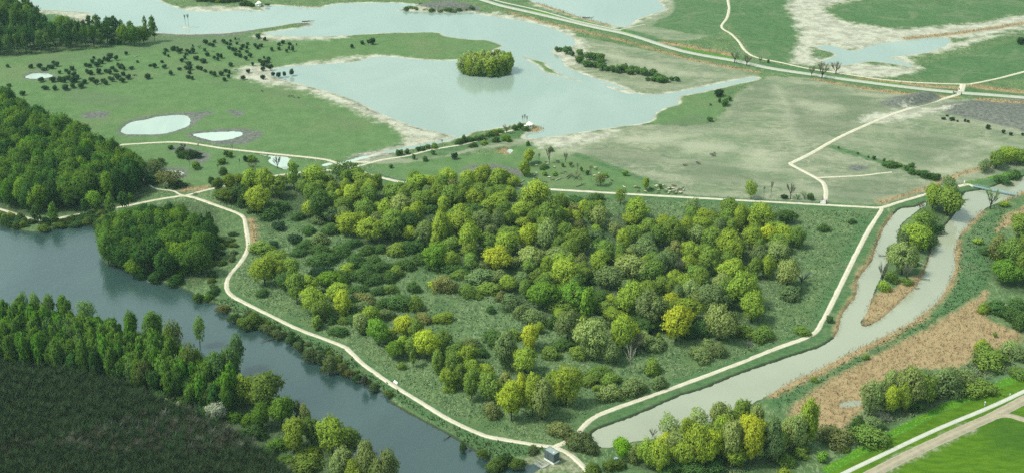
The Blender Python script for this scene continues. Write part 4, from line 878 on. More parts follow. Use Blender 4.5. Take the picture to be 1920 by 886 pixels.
many('meadow', 'Hk:660,83,91,7 Hk:679,76,84,9 Hk:691,75,82,7 Hk:698,71,85,10')
# ---- river: north bank bushes hanging over the water
many('river bank', '''Sg:476,586,607,32 Sg:471,590,617,38 Ss:582,650,679,30 Ss:600,655,681,26 Ss:620,665,699,32 Pb:684,702,727,14 Sg:455,595,612,26 Ss:500,608,624,26 Ss:520,618,634,24 Sd:545,628,645,22 Ss:560,640,657,22 So:640,680,700,24 So:655,690,708,20 So:418,570,586,24 Sd:440,588,604,26 Sd:670,700,716,18 Ss:700,718,734,18 Sd:868,828,846,16 Sg:930,860,884,40 Sd:945,850,872,30 Ss:1000,835,852,26 Sg:970,860,880,30 Ss:1085,812,842,50 Ss:1105,825,850,40 Sg:905,840,860,20
Sg:1150,860,884,40 Sg:1110,870,892,36''')
# ---- poplar wood and south bank
many('south bank', '''OY:457,703,759,42 Wg:501,701,770,62 Lf:492,757,806,36 Lf:529,745,804,42 Ts:557,750,792,16 Op:573,757,797,22 WY:552,787,850,48 Wg:585,785,832,36 WY:625,783,854,60 Wg:657,803,857,38 Wp:641,843,892,46 Op:687,832,907,40 OY:667,865,912,42 Wp:729,847,917,42 OY:704,862,912,38
Sd:478,797,825,42 Sf:522,822,845,38 SY:578,842,867,52 Sg:545,860,887,42 Sf:466,776,797,32 Sg:570,870,892,62 Sf:434,770,791,42 Ww:408,754,788,38 Lw:268,753,772,12 Lw:541,873,894,14 Lw:315,746,766,11 Lw:335,752,768,9 Sd:300,735,755,40 Sd:345,745,765,44 Sf:370,742,760,36 Sd:390,760,780,40 Sd:450,805,830,40 Sd:500,840,865,44 Sf:530,855,880,40''')
many('poplar wood', '''Ps:445,628,700,34 OY:400,680,740,30 Ws:435,655,730,44 Pp:375,590,650,22 Og:290,584,640,30 Og:250,582,636,22 Pp:165,562,610,30 Og:122,553,600,24 PY:48,545,598,18 Pp:70,548,600,22 Pg:95,550,602,22 Po:330,600,680,30 Po:360,640,730,30 Ps:410,660,745,40 WY:318,614,650,20''')
fill('poplar wood', pp('-60,618 0,624 60,630 120,636 180,646 220,652 280,674 330,692 390,722 440,745 430,785 370,768 300,744 240,722 180,708 120,700 60,694 0,690 -60,690'), 3.2,
     [('cone', 'f', (4.6, 6.6), (14, 19.5), 4), ('cone', 'g', (4.6, 6.6), (14, 19.5), 6), ('oval', 'g', (5, 8), (11, 17), 2), ('cone', 'd', (4.6, 6.5), (10, 15), 1.5), ('oval', 'o', (5.5, 7.5), (12, 16), .8), ('sparse', 's', (6, 8), (12, 17), .8)], 290, 31, ['poplar wood', 'south bank'])
# ================================================================== the leafless plantation: 300 nearest saplings as things, the rest as one mass
PLANTATION = pp('-120,706 0,704 60,710 120,716 180,728 240,742 290,762 330,780 380,800 430,824 480,858 520,886 550,915 600,960 -160,960 -160,720')
def sapling_geo(rng, n):
    V_, F_ = [], []
    for i in range(n):
        z0 = rng.uniform(.22, .74); a = rng.uniform(0, 6.28); ln = rng.uniform(.16, .34)
        s = np.array([0, 0, z0]); e = s + np.array([math.cos(a) * ln * 1.7, math.sin(a) * ln * 1.7, ln * rng.uniform(.35, .95)]); e[2] = min(e[2], 1)
        w = np.array([-math.sin(a), math.cos(a), 0]) * .013 if rng.random() < .6 else np.array([0, 0, .006])
        k = len(V_); V_ += [s - w, s + w, e + w * .5, e - w * .5]; F_.append((k, k + 1, k + 2, k + 3))
    return np.array(V_), np.array(F_)
SAP = []
for s in (201, 202, 203, 204):
    b = MB(); b.tube([(0, 0, -.03), (.02, -.01, .45), (-.01, .02, .80)], [.045, .032, .008], 5); t = b.mesh('trunk', True); t.materials.append(M_GREYBARK)
    v, f = sapling_geo(np.random.default_rng(s), 190); c = mesh_np('crown', v, f); c.materials.append(M_TWIG); SAP.append((t, c, v, f))
rng = random.Random(77); WPn = [tuple(q) for q in GP(PLANTATION)]
xs, ys = [p[0] for p in WPn], [p[1] for p in WPn]; pts = []; cell = {}
for _ in range(60000):
    x, y = rng.uniform(min(xs), max(xs)), rng.uniform(min(ys), max(ys))
    if not inside(WPn, x, y): continue
    k = (int(x // 1.9), int(y // 1.9))
    if any((x - q[0]) ** 2 + (y - q[1]) ** 2 < 1.9 ** 2 for i in (-1, 0, 1) for j in (-1, 0, 1) for q in cell.get((k[0] + i, k[1] + j), ())): continue
    cell.setdefault(k, []).append((x, y)); pts.append((x, y))
SAPC = [(.080, .088, .048), (.058, .105, .042), (.120, .125, .090), (.050, .095, .040), (.085, .085, .050), (.15, .155, .12)]
def in_view(x, y):
    zc = y * CP + CAM_H * SP; return abs(x / zc * F) < 985 and y > 416
pts.sort(key=lambda q: (not in_view(*q), q[0] ** 2 + q[1] ** 2))
SAPL = []
for x, y in pts[:298]:
    t, c, _, _ = rng.choice(SAP); r = empty('sapling', (x, y, GZ), rng.uniform(0, 6.28)); h, w = rng.uniform(8, 11), rng.uniform(3.2, 4.8)
    cc = rng.choice(SAPC); j = rng.uniform(.45, .80)
    for nm, me in (('trunk', t), ('crown', c)):
        o = link(nm, me, r); o.scale = (w, w, h); o.color = (cc[0] * j, cc[1] * j, cc[2] * j, 1)
    SAPL.append(r)
Vs, Fs, off = [], [], 0
for x, y in pts[298:]:
    _, _, v, f = rng.choice(SAP); a = rng.uniform(0, 6.28); h, w = rng.uniform(8, 11), rng.uniform(3.2, 4.8); ca, sa = math.cos(a), math.sin(a)
    q = np.stack([(v[:, 0] * ca - v[:, 1] * sa) * w + x, (v[:, 0] * sa + v[:, 1] * ca) * w + y, v[:, 2] * h + GZ], 1)
    Vs.append(q); Fs.append(f + off); off += len(v)
    tw = w * .030; tv = np.array([[-tw, 0, 0], [tw, 0, 0], [tw * .3, 0, h * .78], [-tw * .3, 0, h * .78], [0, -tw, 0], [0, tw, 0], [0, tw * .3, h * .78], [0, -tw * .3, h * .78]]) + np.array([x, y, GZ])
    Vs.append(tv); Fs.append(np.array([[0, 1, 2, 3], [4, 5, 6, 7]]) + off); off += 8
o = link('sapling_wood', mesh_np('sapling_wood', np.concatenate(Vs), np.concatenate(Fs)), mat=M_TWIG); o.color = (.038, .058, .028, 1)
o['kind'] = 'stuff'; o['label'] = 'dark mass of leafless brown saplings filling the lower left corner'; print('saplings', len(pts))

# ------------------------------------------------------------------ rough grass tufts and reeds (uncountable: one object each)
def mask_at(ch, x, y):
    i = np.clip(np.searchsorted(rows, y), 1, nr - 1); j = np.clip(np.searchsorted(cols, x / np.maximum(300, y * CP + CAM_H * SP)), 1, nc - 1)
    src = near_water if ch == 'water' else masks[ch]; return src[i * nc + j]
def scatter_in(poly_px, n, rng):
    P = GP(poly_px); lo, hi = P.min(0), P.max(0); x = rng.uniform(lo[0], hi[0], n * 3); y = rng.uniform(lo[1], hi[1], n * 3)
    d = sdf_poly(x, y, P, 1.0); m = d > 0; return x[m][:n], y[m][:n]
def path_clear(x, y, gap):
    ok = np.ones(len(x), bool)
    for P, w in PATH_WORLD: ok &= sdf_line(x, y, P[::2] if len(P) > 6 else P, w / 2 + gap, 1.0) < 0
    return ok
def blades(name, x, y, hgt, wid, rng, lean, colour, mat, nb=3):
    n = len(x); x, y = np.repeat(x, nb), np.repeat(y, nb); n = len(x)
    x = x + rng.normal(0, wid * .8, n); y = y + rng.normal(0, wid * .8, n)
    a = rng.uniform(0, 2 * np.pi, n); h = hgt * rng.uniform(.55, 1.25, n); w = wid * rng.uniform(.6, 1.3, n)
    dx, dy = np.cos(a) * w * .5, np.sin(a) * w * .5; lx, ly = rng.normal(lean[0], .35, n) * h, rng.normal(lean[1], .35, n) * h
    z0 = np.full(n, GZ - .05)
    P = np.stack([np.c_[x - dx, y - dy, z0], np.c_[x + dx, y + dy, z0], np.c_[x + dx * .5 + lx, y + dy * .5 + ly, z0 + h], np.c_[x - dx * .5 + lx, y - dy * .5 + ly, z0 + h]], 1).reshape(-1, 3)
    me = mesh_np(name, P, np.arange(4 * n).reshape(-1, 4), smooth_f=True); nv = np.tile(np.array([0, 0, 1.0]), (4 * n, 1)) + nrng.normal(0, .15, (4 * n, 3))
    me.normals_split_custom_set_from_vertices((nv / np.linalg.norm(nv, axis=1)[:, None]).tolist()); o = link(name, me, mat=mat); o.color = (*colour, 1); o['kind'] = 'stuff'; return o
nrng = np.random.default_rng(5)
ROUGH = pp('366,376 470,350 660,330 760,352 1010,362 1280,378 1640,398 1590,500 1540,600 1500,632 1280,712 1110,775 1050,832 960,818 840,780 640,640 440,545 425,520 462,470 455,412')
x, y = scatter_in(ROUGH, 44000, nrng); k = path_clear(x, y, 2.0); x, y = x[k], y[k]
pat = np.sin(x * .13 + 2 * np.sin(y * .05)) * np.sin(y * .09 + x * .04) + nrng.normal(0, .35, len(x))
blades('straw_grass', x[pat > .10], y[pat > .10], .55, .30, nrng, (.5, -.2), (.20, .235, .125), M_GRASS, 2)
blades('marsh_grass', x[pat <= .10][::2], y[pat <= .10][::2], .6, .5, nrng, (.2, -.1), (.085, .145, .055), M_GRASS, 2)
EB = pp('1440,745 1560,690 1700,615 1760,580 1790,540 1800,470 1830,415 1890,390 1870,470 1850,540 1760,598 1640,662 1500,742 1460,765')
x, y = scatter_in(EB, 5000, nrng); blades('sedge', x, y, .7, .6, nrng, (.3, -.1), (.085, .150, .060), M_GRASS, 2)
RB = pp('1340,905 1440,868 1560,806 1700,785 1800,738 1900,690 1900,650 1830,665 1800,700 1690,700 1590,800 1480,790 1300,890')
x, y = scatter_in(RB, 7000, nrng); blades('dry_grass', x, y, .8, .6, nrng, (.3, -.1), (.15, .17, .09), M_GRASS, 2)
NBK = pp('390,560 450,590 560,640 640,675 700,716 740,745 830,800 920,860 1000,850 1030,842 900,822 780,760 640,660 500,596 430,560')
x, y = scatter_in(NBK, 5000, nrng); k = path_clear(x, y, 1.0) & (mask_at('water', x, y) < -.6); blades('bank_grass', x[k], y[k], .9, .7, nrng, (-.1, -.1), (.085, .140, .055), M_GRASS, 2)
def reed_points(n):
    X0, Y0 = [], []
    for kind, pts_, hw in ZONES['reed']:
        P = GP(pts_)
        if kind == 'poly': lo, hi = P.min(0) - 1, P.max(0) + 1
        else: lo, hi = P.min(0) - hw, P.max(0) + hw
        area = (hi - lo).prod(); m = int(min(60000, area * 1.5)); xx_, yy_ = nrng.uniform(lo[0], hi[0], m), nrng.uniform(lo[1], hi[1], m)
        d = sdf_poly(xx_, yy_, smooth(P, 3, True), 2.0) if kind == 'poly' else sdf_line(xx_, yy_, smooth(P, 3), hw, 2.0)
        q = d > -.3; X0.append(xx_[q]); Y0.append(yy_[q])
    return np.concatenate(X0), np.concatenate(Y0)
x, y = reed_points(0); k = path_clear(x, y, .8) & (mask_at('water', x, y) < .8); x, y = x[k], y[k]; q_ = nrng.random(len(x)) < .6; x, y = x[q_], y[q_]; sel = nrng.random(len(x)) < .65
blades('reed', x[sel], y[sel], 1.1, .17, nrng, (.10, -.04), (.285, .205, .115), M_GRASS, 2)
blades('old_reed', x[~sel], y[~sel], 1.0, .18, nrng, (.10, -.04), (.235, .168, .092), M_GRASS, 2)
# ================================================================== built things
M_CLAD = plain('slate_cladding', (.085, .105, .110), .6, .10, 6); M_ROOF = plain('grey_roofing', (.20, .24, .225), .7, .18, 2)
M_CONC = plain('pale_concrete', (.62, .62, .58), .8, .12, 4); M_GREYC = plain('grey_concrete', (.24, .245, .22), .9, .25, 1.5)
M_WHITE = plain('white_paint', (.80, .80, .76), .5, .05, 5); M_STEEL = plain('blue_grey_steel', (.20, .28, .28), .5, .12, 3)
M_WOOD = plain('weathered_wood', (.20, .175, .13), .85, .2, 5); M_DARKW = plain('dark_wood', (.06, .055, .045), .85, .2, 5)
M_BLUE = plain('blue_paint', (.03, .12, .26), .5, .08, 5); M_PALE = plain('cream_roof', (.78, .76, .60), .7, .08, 3); M_YEL = plain('yellow_paint', (.55, .45, .03), .6, .08, 3)
def rot_to(u1, v1, u2, v2):
    a, b = G(u1, v1), G(u2, v2); return math.atan2(b.y - a.y, b.x - a.x), (b - a).length

# pumping hut
p = G(1034.5, 862.5); rz, ln = rot_to(1018.5, 843, 1037, 854); _, dp = rot_to(1037, 854, 1048, 847.5)
s0, th0 = ppm(p); hw_ = ln * .96; hd = dp * .96; hh = 14.5 / (s0 * math.cos(th0)); bh = 3.4 / (s0 * math.cos(th0))
t = tag(empty('pump_hut', (*p[:2], GZ), rz), 'slate-grey boxy hut on a white plinth where the two gravel paths meet', 'hut')
MB().box(0, 0, bh / 2 - .3, hw_, hd, bh + .6).build('plinth', M_CONC, t)
b = MB().box(0, 0, bh + hh / 2, hw_ * .985, hd * .985, hh)
w = b.build('wall', M_CLAD, t)
b = MB()
for i in range(9): b.box(-hw_ / 2 + (i + .5) * hw_ / 9, -hd * .4925 - .02, bh + hh / 2, .06, .04, hh * .97)
for i in range(6): b.box(hw_ * .4925 + .02, -hd / 2 + (i + .5) * hd / 6, bh + hh / 2, .04, .06, hh * .97)
b.build('cladding_batten', plain('batten', (.065, .08, .085), .6), w)
b = MB().box(0, 0, bh + hh + .04, hw_ * .94, hd * .94, .06); rf = b.build('roof', M_ROOF, t)
b = MB()
for sx, sy, lx, ly in ((0, 1, hw_, .16), (0, -1, hw_, .16), (1, 0, .16, hd - .33), (-1, 0, .16, hd - .33)): b.box(sx * (hw_ / 2 - .08), sy * (hd / 2 - .08), bh + hh + .07, lx, ly, .2)
b.build('parapet', M_CLAD, rf)
MB().box(hw_ * .26, -hd * .12, bh + hh + .2, .5, .4, .25, bev=.03).build('vent', M_WHITE, rf)
b = MB().box(-hw_ * .12, -hd * .4925 - .035, bh + hh * .40, .95, .05, hh * .72); d = b.build('door', plain('door_paint', (.06, .075, .08), .5), t)
MB().box(-hw_ * .12 + .36, -hd * .4925 - .08, bh + hh * .38, .05, .05, .25).build('handle', M_WHITE, d)
# intake walls on the river side of the hut
q = G(1017, 869); t = tag(empty('intake_weir', (*q[:2], GZ), rz), 'low concrete intake with wing walls between the slate hut and the river', 'weir')
b = MB()
for k in (-1, 0, 1): b.box(-.6, k * 1.5, -.35, 4.2, .28, 1.5, bev=.03)
b.build('wing_wall', M_GREYC, t)
MB().box(1.9, 0, -.1, .9, 3.9, .9, bev=.03).build('apron', M_GREYC, t)
b = MB()
for k in range(13): b.box(-2.9 + .02 * k, -1.35 + k * .225, -.25, .06, .06, 1.2)
b.build('trash_rack', M_STEEL, t)
b = MB().tube([(-2.6, -1.6, .45), (-2.6, -1.6, 1.4), (-2.6, 1.6, 1.4), (-2.6, 1.6, .45)], .035); b.build('railing', M_STEEL, t)

def bench(name, u, v, rz, L, top_m, leg_m, label, cat='bench', table=False):
    p = G(u, v); t = tag(empty(name, p, rz), label, cat)
    if table:
        MB().box(0, 0, .76, L, .8, .07, bev=.01).build('table_top', top_m, t)
        for s in (-1, 1): MB().box(0, s * .72, .45, L, .28, .06, bev=.01).build('seat', top_m, t)
        for s in (-1, 1): MB().tube([(s * L * .36, -.72, -.02), (s * L * .36, -.2, .72)], .05).tube([(s * L * .36, .72, -.02), (s * L * .36, .2, .72)], .05).box(s * L * .36, 0, .40, .08, 1.5, .08).build('leg', leg_m, t)
    else:
        MB().box(0, -.05, .46, L, .52, .10, bev=.015).build('seat', top_m, t)
        b = MB().box(0, .27, .82, L, .09, .48, bev=.015); b.build('backrest', top_m, t)
        for s in (-1, 1): MB().box(s * L * .38, -.02, .2, .12, .45, .44).box(s * L * .38, .2, .5, .1, .08, .6).build('leg', leg_m, t)
    return t
a, ln = rot_to(738.5, 714, 745, 718.6)
bench('park_bench', 741.5, 718, a, max(2.0, min(ln, 2.6)), M_WHITE, M_CONC, 'white bench on a sandy pad at the riverside gravel path')
bench('picnic_bench', 366, 364.6, R(10), 2.2, M_DARKW, M_WHITE, 'dark picnic bench with pale legs beside the gravel path junction', 'bench', True)

# marker posts
def post(name, u, v, h, r, mat, label, cat='post', band=None, n=8):
    p = G(u, v); t = tag(empty(name, p), label, cat)
    MB().tube([(0, 0, -.1), (0, 0, h - .12), (0, 0, h)], [r, r, r * .55], n).build('shaft', mat, t, True)
    if band: MB().tube([(0, 0, h * .48), (0, 0, h * .72)], r * 1.12, n).build('band', band, t, True)
    else: MB().tube([(0, 0, h - .10), (0, 0, h - .04)], r * 1.1, n).build('cap', mat, t, True)
    return t
post('marker_post', 1846, 760, 2.1, .20, M_WHITE, 'white marker post with a blue band in the lawn above the concrete path', band=M_BLUE)
post('kerb_post', 1893.5, 740, .8, .15, M_WHITE, 'small white post in the lawn near the upper right of the concrete path')
post('info_post', 1807.5, 346.5, 2.4, .22, M_WHITE, 'white information post at the landward end of the footbridge', 'sign')
for u, v, l in ((1787.5, 175, 'dark traffic bollard on the west side of the dike road crossing'), (1789.5, 176.8, 'dark bollard beside the reed strip at the dike road crossing'), (1792, 176.8, 'short dark bollard with a grey neighbour at the road crossing'), (1802.4, 178, 'lone dark bollard in the mouth of the sandy track at the crossing'), (1798.5, 169, 'grey bollard on the north verge by the road crossing')):
    post('bollard', u, v, 1.5, .28, M_DARKW, l, 'bollard')
for u, v, l in ((1542.5, 372.5, 'brown gate post on the bend above the cattle grid'), (1543, 375.5, 'brown gate post touching the upper edge of the cattle grid'), (1549, 379.5, 'dark gate post at the upper right corner of the cattle grid'), (1549, 383, 'dark gate post at the lower right corner of the cattle grid'), (1536.5, 380, 'pale gate post on the west side of the cattle grid'), (1552, 380.5, 'brown gate post standing apart east of the cattle grid')):
    post('gate_post', u, v, 1.5, .26, M_WOOD if 'dark' not in l else M_DARKW, l, 'post')
a, _ = rot_to(1540, 383, 1548, 383.6); p = G(1543.2, 380)
t = tag(empty('cattle_grid', (*p[:2], GZ + .12), a), 'grey slatted cattle grid where the field track meets the straight path', 'cattle grid')
MB().box(0, 0, 0, 3.2, 3.4, .06).build('base', plain('grid_pit', (.24, .27, .26), .8), t)
b = MB()
for i in range(12): b.box(0, -1.55 + i * .28, .07, 3.1, .12, .07)
b.build('bar', plain('galvanised_bar', (.50, .54, .52), .5), t)
post('yellow_marker', 1485, 376.3, .7, .30, M_YEL, 'small yellow marker beside the straight path among bare shrubs', 'post')

# footbridge
A, Bp = G(1824, 350.5), G(1907, 367.5); d = Bp - A; L_ = d.length; rz = math.atan2(d.y, d.x)
t = tag(empty('footbridge', ((A.x + Bp.x) / 2, (A.y + Bp.y) / 2, 0), rz), 'blue-grey steel footbridge on piers across the muddy channel', 'bridge')
MB().box(0, 0, 1.15, L_, 1.9, .22, bev=.02).build('deck', M_STEEL, t)
for s in (-1, 1):
    b = MB(); n = 15
    for i in range(n): b.box(-L_ / 2 + .2 + i * (L_ - .4) / (n - 1), s * .92, 1.78, .09, .09, 1.05)
    for z in (1.55, 1.9, 2.28): b.box(0, s * .92, z, L_ - .1, .07, .07)
    b.build('railing', M_STEEL, t)
for k in (-.27, .08, .30):
    b = MB()
    for s in (-.6, .6): b.tube([(k * L_, s, -1.2), (k * L_, s, 1.04)], .17, 8)
    b.box(k * L_, 0, .95, .3, 1.9, .18); b.build('pier', M_STEEL, t)
for s in (-1, 1): MB().box(s * (L_ / 2 - .3), 0, .45, .9, 2.3, 1.0, bev=.04).build('abutment', M_GREYC, t)

# lakeside hides
def hide(u, v, wpx, label, box):
    p = G(u, v); s, th = ppm(p); w = wpx / s; t = tag(empty('bird_hide', p, R(20)), label, 'hide'); n = 8
    ring = lambda r, z: [(r * math.cos(2 * math.pi * (i + .5) / n), r * math.sin(2 * math.pi * (i + .5) / n), z) for i in range(n)]
    b = MB(); lo, hi = ring(w * .40, -.1), ring(w * .40, 2.5)
    for i in range(n): b.face([lo[i], lo[(i + 1) % n], hi[(i + 1) % n], hi[i]])
    b.face(hi); wl = b.build('wall', M_WHITE, t)
    b = MB()
    for i in range(n):
        a_ = 2 * math.pi * (i + 1) / n; b.box(w * .372 * math.cos(a_), w * .372 * math.sin(a_), 1.5, .06, w * .20, .5, a_)
    b.build('viewing_slot', M_DARKW, wl)
    b = MB(); e, e2 = ring(w * .52, 2.5), ring(w * .52, 2.62); ap = (0, 0, 2.62 + w * .42)
    for i in range(n): b.face([e[i], e[(i + 1) % n], e2[(i + 1) % n], e2[i]]); b.face([e2[i], e2[(i + 1) % n], ap])
    b.face(e); b.build('roof', M_PALE, t)
    bx = MB().box(box * w * .62, -.2, 1.0, w * .34, w * .3, 2.2); bx.build('porch', M_WHITE, t)
    MB().box(0, 0, .05, w * 1.1, w * .95, .16, bev=.03).build('deck', M_WOOD, t); return t
hide(993, 240, 13.5, 'cream pyramid-roofed bird hide at the reedy tip of the spit', -1)
hide(486, 11.5, 9.0, 'cream-roofed bird hide on the far shore at the end of a thin path', -1)

# fences
def fence(pts, gap, h, label, rails=1):
    P = smooth(GP(pts), 12); seg = np.r_[0, np.cumsum(np.linalg.norm(np.diff(P, axis=0), axis=1))]
    t = tag(empty('post_fence', (P[0][0], P[0][1], GZ)), label, 'fence'); n = int(seg[-1] / gap)
    pm = MB().box(0, 0, h / 2 - .1, .16, .16, h + .2, bev=.02).mesh('post'); pm.materials.append(M_WOOD)
    for i in range(min(n + 1, 95)):
        q = np.array([np.interp(i * gap, seg, P[:, 0]), np.interp(i * gap, seg, P[:, 1])]) - P[0]
        link('post', pm, t, loc=(q[0], q[1], 0))
    b = MB(); pl = [(x - P[0][0], y - P[0][1], 0) for x, y in P[::4]]
    for r in range(rails): b.tube([(x, y, h * (.9 - .35 * r)) for x, y, _ in pl], .022, 4)
    b.build('wire', M_STEEL, t)
fence(pp('1285,367.5 1415,374.5 1535,381'), 4.5, 1.25, 'wooden post and wire fence on the field side of the straight path', 2)
fence(pp('1812,344 1840,337 1870,330 1905,320'), 4.0, 1.25, 'post and wire fence climbing from the footbridge past yellow flowers', 2)
fence(pp('1662,380 1700,372 1760,355 1800,343'), 5.0, 1.25, 'post and wire fence between the brown ditch and the channel-side path', 2)
fence(pp('676,313 710,326 750,338 800,343'), 4.5, 1.25, 'post and wire fence round the horse pasture near the ditch crossing', 2)

# logs, driftwood and drowned branches
def log(u1, v1, u2, v2, r, label, mat, z=GZ, branches=3, name='fallen_log', cat='log', seed=0):
    rg = random.Random(int(u1 * 7 + v1 * 13 + seed)); a, b_ = G(u1, v1, z), G(u2, v2, z); d = b_ - a
    m = MB(); m.tube([Vector((0, 0, r * .7)), d * .5 + Vector((0, 0, r * 1.2)), d + Vector((0, 0, r * 2.2))], [r, r * .8, r * .3], 6)
    for i in range(branches):
        q = rg.uniform(.35, .95); ang = math.atan2(d.y, d.x) + rg.choice((-1, 1)) * rg.uniform(.5, 1.1); l = d.length * rg.uniform(.2, .4)
        s_ = d * q + Vector((0, 0, r * 1.4)); m.tube([s_, s_ + Vector((math.cos(ang) * l * .6, math.sin(ang) * l * .6, l * .25)), s_ + Vector((math.cos(ang) * l, math.sin(ang) * l, l * .3))], [r * .5, r * .3, r * .08], 5)
    o = m.build(name, mat, None, True, a); return tag(o, label, cat)
for u1, v1, u2, v2, l in ((975, 343, 984, 339, 'pale fallen log nearest the yellow tree in the horse field'), (1017, 340, 1026, 343, 'dark fallen log just beyond the straight path in the horse field'), (1062, 333, 1070, 328, 'fallen trunk propped at a slant beside the middle bare tree'), (1064, 336, 1071, 330, 'lower of two slanting trunks by the middle bare tree'),
                          (1032, 338, 1041, 338, 'flat dark log in the open middle of the horse field'), (1041, 340, 1053, 334, 'curved pale branch in the open middle of the horse field'), (1050, 325, 1058, 326, 'dark log beside the cluster of grazing horses'), (1080, 351, 1099, 345, 'longest fallen trunk, lying close above the straight path'),
                          (1057, 322, 1062, 324, 'short dark log above the middle of the horse field'), (1116, 346, 1123, 350, 'split log under the leaning sparse willow'), (252, 107.5, 261, 105.5, 'grey fallen branch alone on the meadow east of the hawthorns'), (440, 130.8, 446, 133.4, 'dark crooked branch among the meadow hawthorns')):
    log(u1, v1, u2, v2, .32, l, M_DEAD if 'pale' in l or 'grey' in l else M_GREYBARK)
for u1, v1, u2, v2, l in ((518, 634, 487, 641, 'forked black branch sticking out of the river below the path'), (300, 527, 277, 531, 'pale drowned branch by the tree-covered river point'), (322, 535, 309, 523, 'bleached trunk leaning from the bank of the river point'), (735, 743, 712, 740, 'dead branches trailing in the river below the white bench'), (845, 816, 832, 824, 'dark snag lying in the river opposite the hut path'),
                          (1796, 377, 1816, 375, 'fallen branches in the channel beside the big island tree'), (1668, 479, 1646, 481, 'fallen branch in the west arm of the channel'), (1726, 523, 1742, 525, 'dark snag off the east shore of the reedy islet'), (1716, 541, 1724, 541, 'small snag by the reeds of the islet'), (1738, 476, 1748, 477, 'snag at the east edge of the islet under bushes')):
    log(u1, v1, u2, v2, .22, l, M_GREYBARK if 'pale' not in l and 'bleached' not in l else M_DEAD, .05, 5, 'drowned_branch', 'branch')
log(1711, 489, 1737, 499, .30, 'long pale trunk lying across the reeds of the islet', M_DEAD, GZ + .3, 2)
log(1205, 662, 1199, 651, .2, 'pale broken stem leaning beside the bleached dead tree', M_DEAD, GZ + .2, 1, seed=3)
log(1092, 33.5, 1111, 36.5, .5, 'dark line of driftwood floating near the dike road', M_DARKW, 0, 2, 'driftwood', 'driftwood')
log(566, 41.2, 590, 41.2, .4, 'thin dark driftwood line off the tip of the long spit', M_DARKW, 0, 1, 'driftwood', 'driftwood')
b = MB(); b.box(0, 0, .55, 1.5, 1.2, 1.1, .5, .12); o = b.build('water_tank', plain('bluish_tank', (.22, .31, .36), .5), None, False, G(1155, 862)); tag(o, 'small bluish tank beside the lime-green tree near the hut', 'tank')

# ------------------------------------------------------------------ grazing animals
def animal_mesh(name, sc, neck_down, bulk):
    pts = {'hip': (-.72, 0, 1.05, .30 * bulk), 'mid': (0, 0, 1.02, .31 * bulk), 'sho': (.62, 0, 1.08, .29 * bulk)}
    V_ = [(-.72, 0, 1.05), (0, 0, 1.0), (.62, 0, 1.06)]; Rr = [.29 * bulk, .33 * bulk, .28 * bulk]; E = [(0, 1), (1, 2)]
    if neck_down: nk = [(.98, 0, .95), (1.22, 0, .60), (1.36, 0, .20)]
    else: nk = [(.92, 0, 1.34), (1.12, 0, 1.62), (1.46, 0, 1.46)]
    for i, (q, r) in enumerate(zip(nk, (.17, .13, .075))): V_.append(q); Rr.append(r); E.append((2 if i == 0 else len(V_) - 2, len(V_) - 1))
    V_ += [(-1.0, 0, .95), (-1.08, 0, .42)]; Rr += [.07, .05]; E += [(0, len(V_) - 2), (len(V_) - 2, len(V_) - 1)]
    for root, x, sx in ((2, .58, 1), (2, .50, -1), (0, -.70, 1), (0, -.62, -1)):
        k = len(V_); bend = .05 if x > 0 else -.10
        V_ += [(x, sx * .17, .80), (x + bend, sx * .18, .45), (x, sx * .18, .03)]; Rr += [.12, .075, .06]; E += [(root, k), (k, k + 1), (k + 1, k + 2)]
    me = bpy.data.meshes.new(name); me.from_pydata([tuple(c * sc for c in v) for v in V_], E, []); ob = bpy.data.objects.new('tmp', me); COL.objects.link(ob)
    md = ob.modifiers.new('skin', 'SKIN')
    for i, r in enumerate(Rr): me.skin_vertices[0].data[i].radius = (r * sc, r * sc)
    me.skin_vertices[0].data[0].use_root = True
    sb = ob.modifiers.new('sub', 'SUBSURF'); sb.levels = sb.render_levels = 1
    dg = bpy.context.evaluated_depsgraph_get(); out = bpy.data.meshes.new_from_object(ob.evaluated_get(dg)); out.name = name
    bpy.data.objects.remove(ob); 
    for f in out.polygons: f.use_smooth = True
    return out
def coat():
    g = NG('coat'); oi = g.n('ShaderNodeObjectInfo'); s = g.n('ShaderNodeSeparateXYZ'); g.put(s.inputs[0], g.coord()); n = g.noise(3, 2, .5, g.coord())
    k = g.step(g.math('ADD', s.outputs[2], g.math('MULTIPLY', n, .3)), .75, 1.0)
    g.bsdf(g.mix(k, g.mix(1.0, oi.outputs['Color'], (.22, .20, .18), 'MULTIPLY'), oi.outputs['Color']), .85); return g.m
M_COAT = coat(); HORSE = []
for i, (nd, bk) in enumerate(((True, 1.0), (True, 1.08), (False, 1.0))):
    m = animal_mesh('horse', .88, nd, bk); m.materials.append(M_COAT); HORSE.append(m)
ANIMALS = []
def herd(zone, items, ox, oy, k):
    for t_ in items.split():
        x, y, c = t_.split(','); p = G(ox + float(x) / k, oy + float(y) / k + .8); rg = random.Random(int(float(x) * 31 + float(y)))
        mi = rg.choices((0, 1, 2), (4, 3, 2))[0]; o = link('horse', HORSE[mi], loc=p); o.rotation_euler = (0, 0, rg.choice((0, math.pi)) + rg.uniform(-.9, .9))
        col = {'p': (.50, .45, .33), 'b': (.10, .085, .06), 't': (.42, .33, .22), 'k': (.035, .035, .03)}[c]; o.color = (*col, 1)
        ANIMALS.append(dict(o=o, tone={'p': 'pale dun', 'b': 'dark brown', 't': 'tan', 'k': 'black'}[c], pose='head raised' if mi == 2 else 'head down', pos=Vector(p), zone=zone))
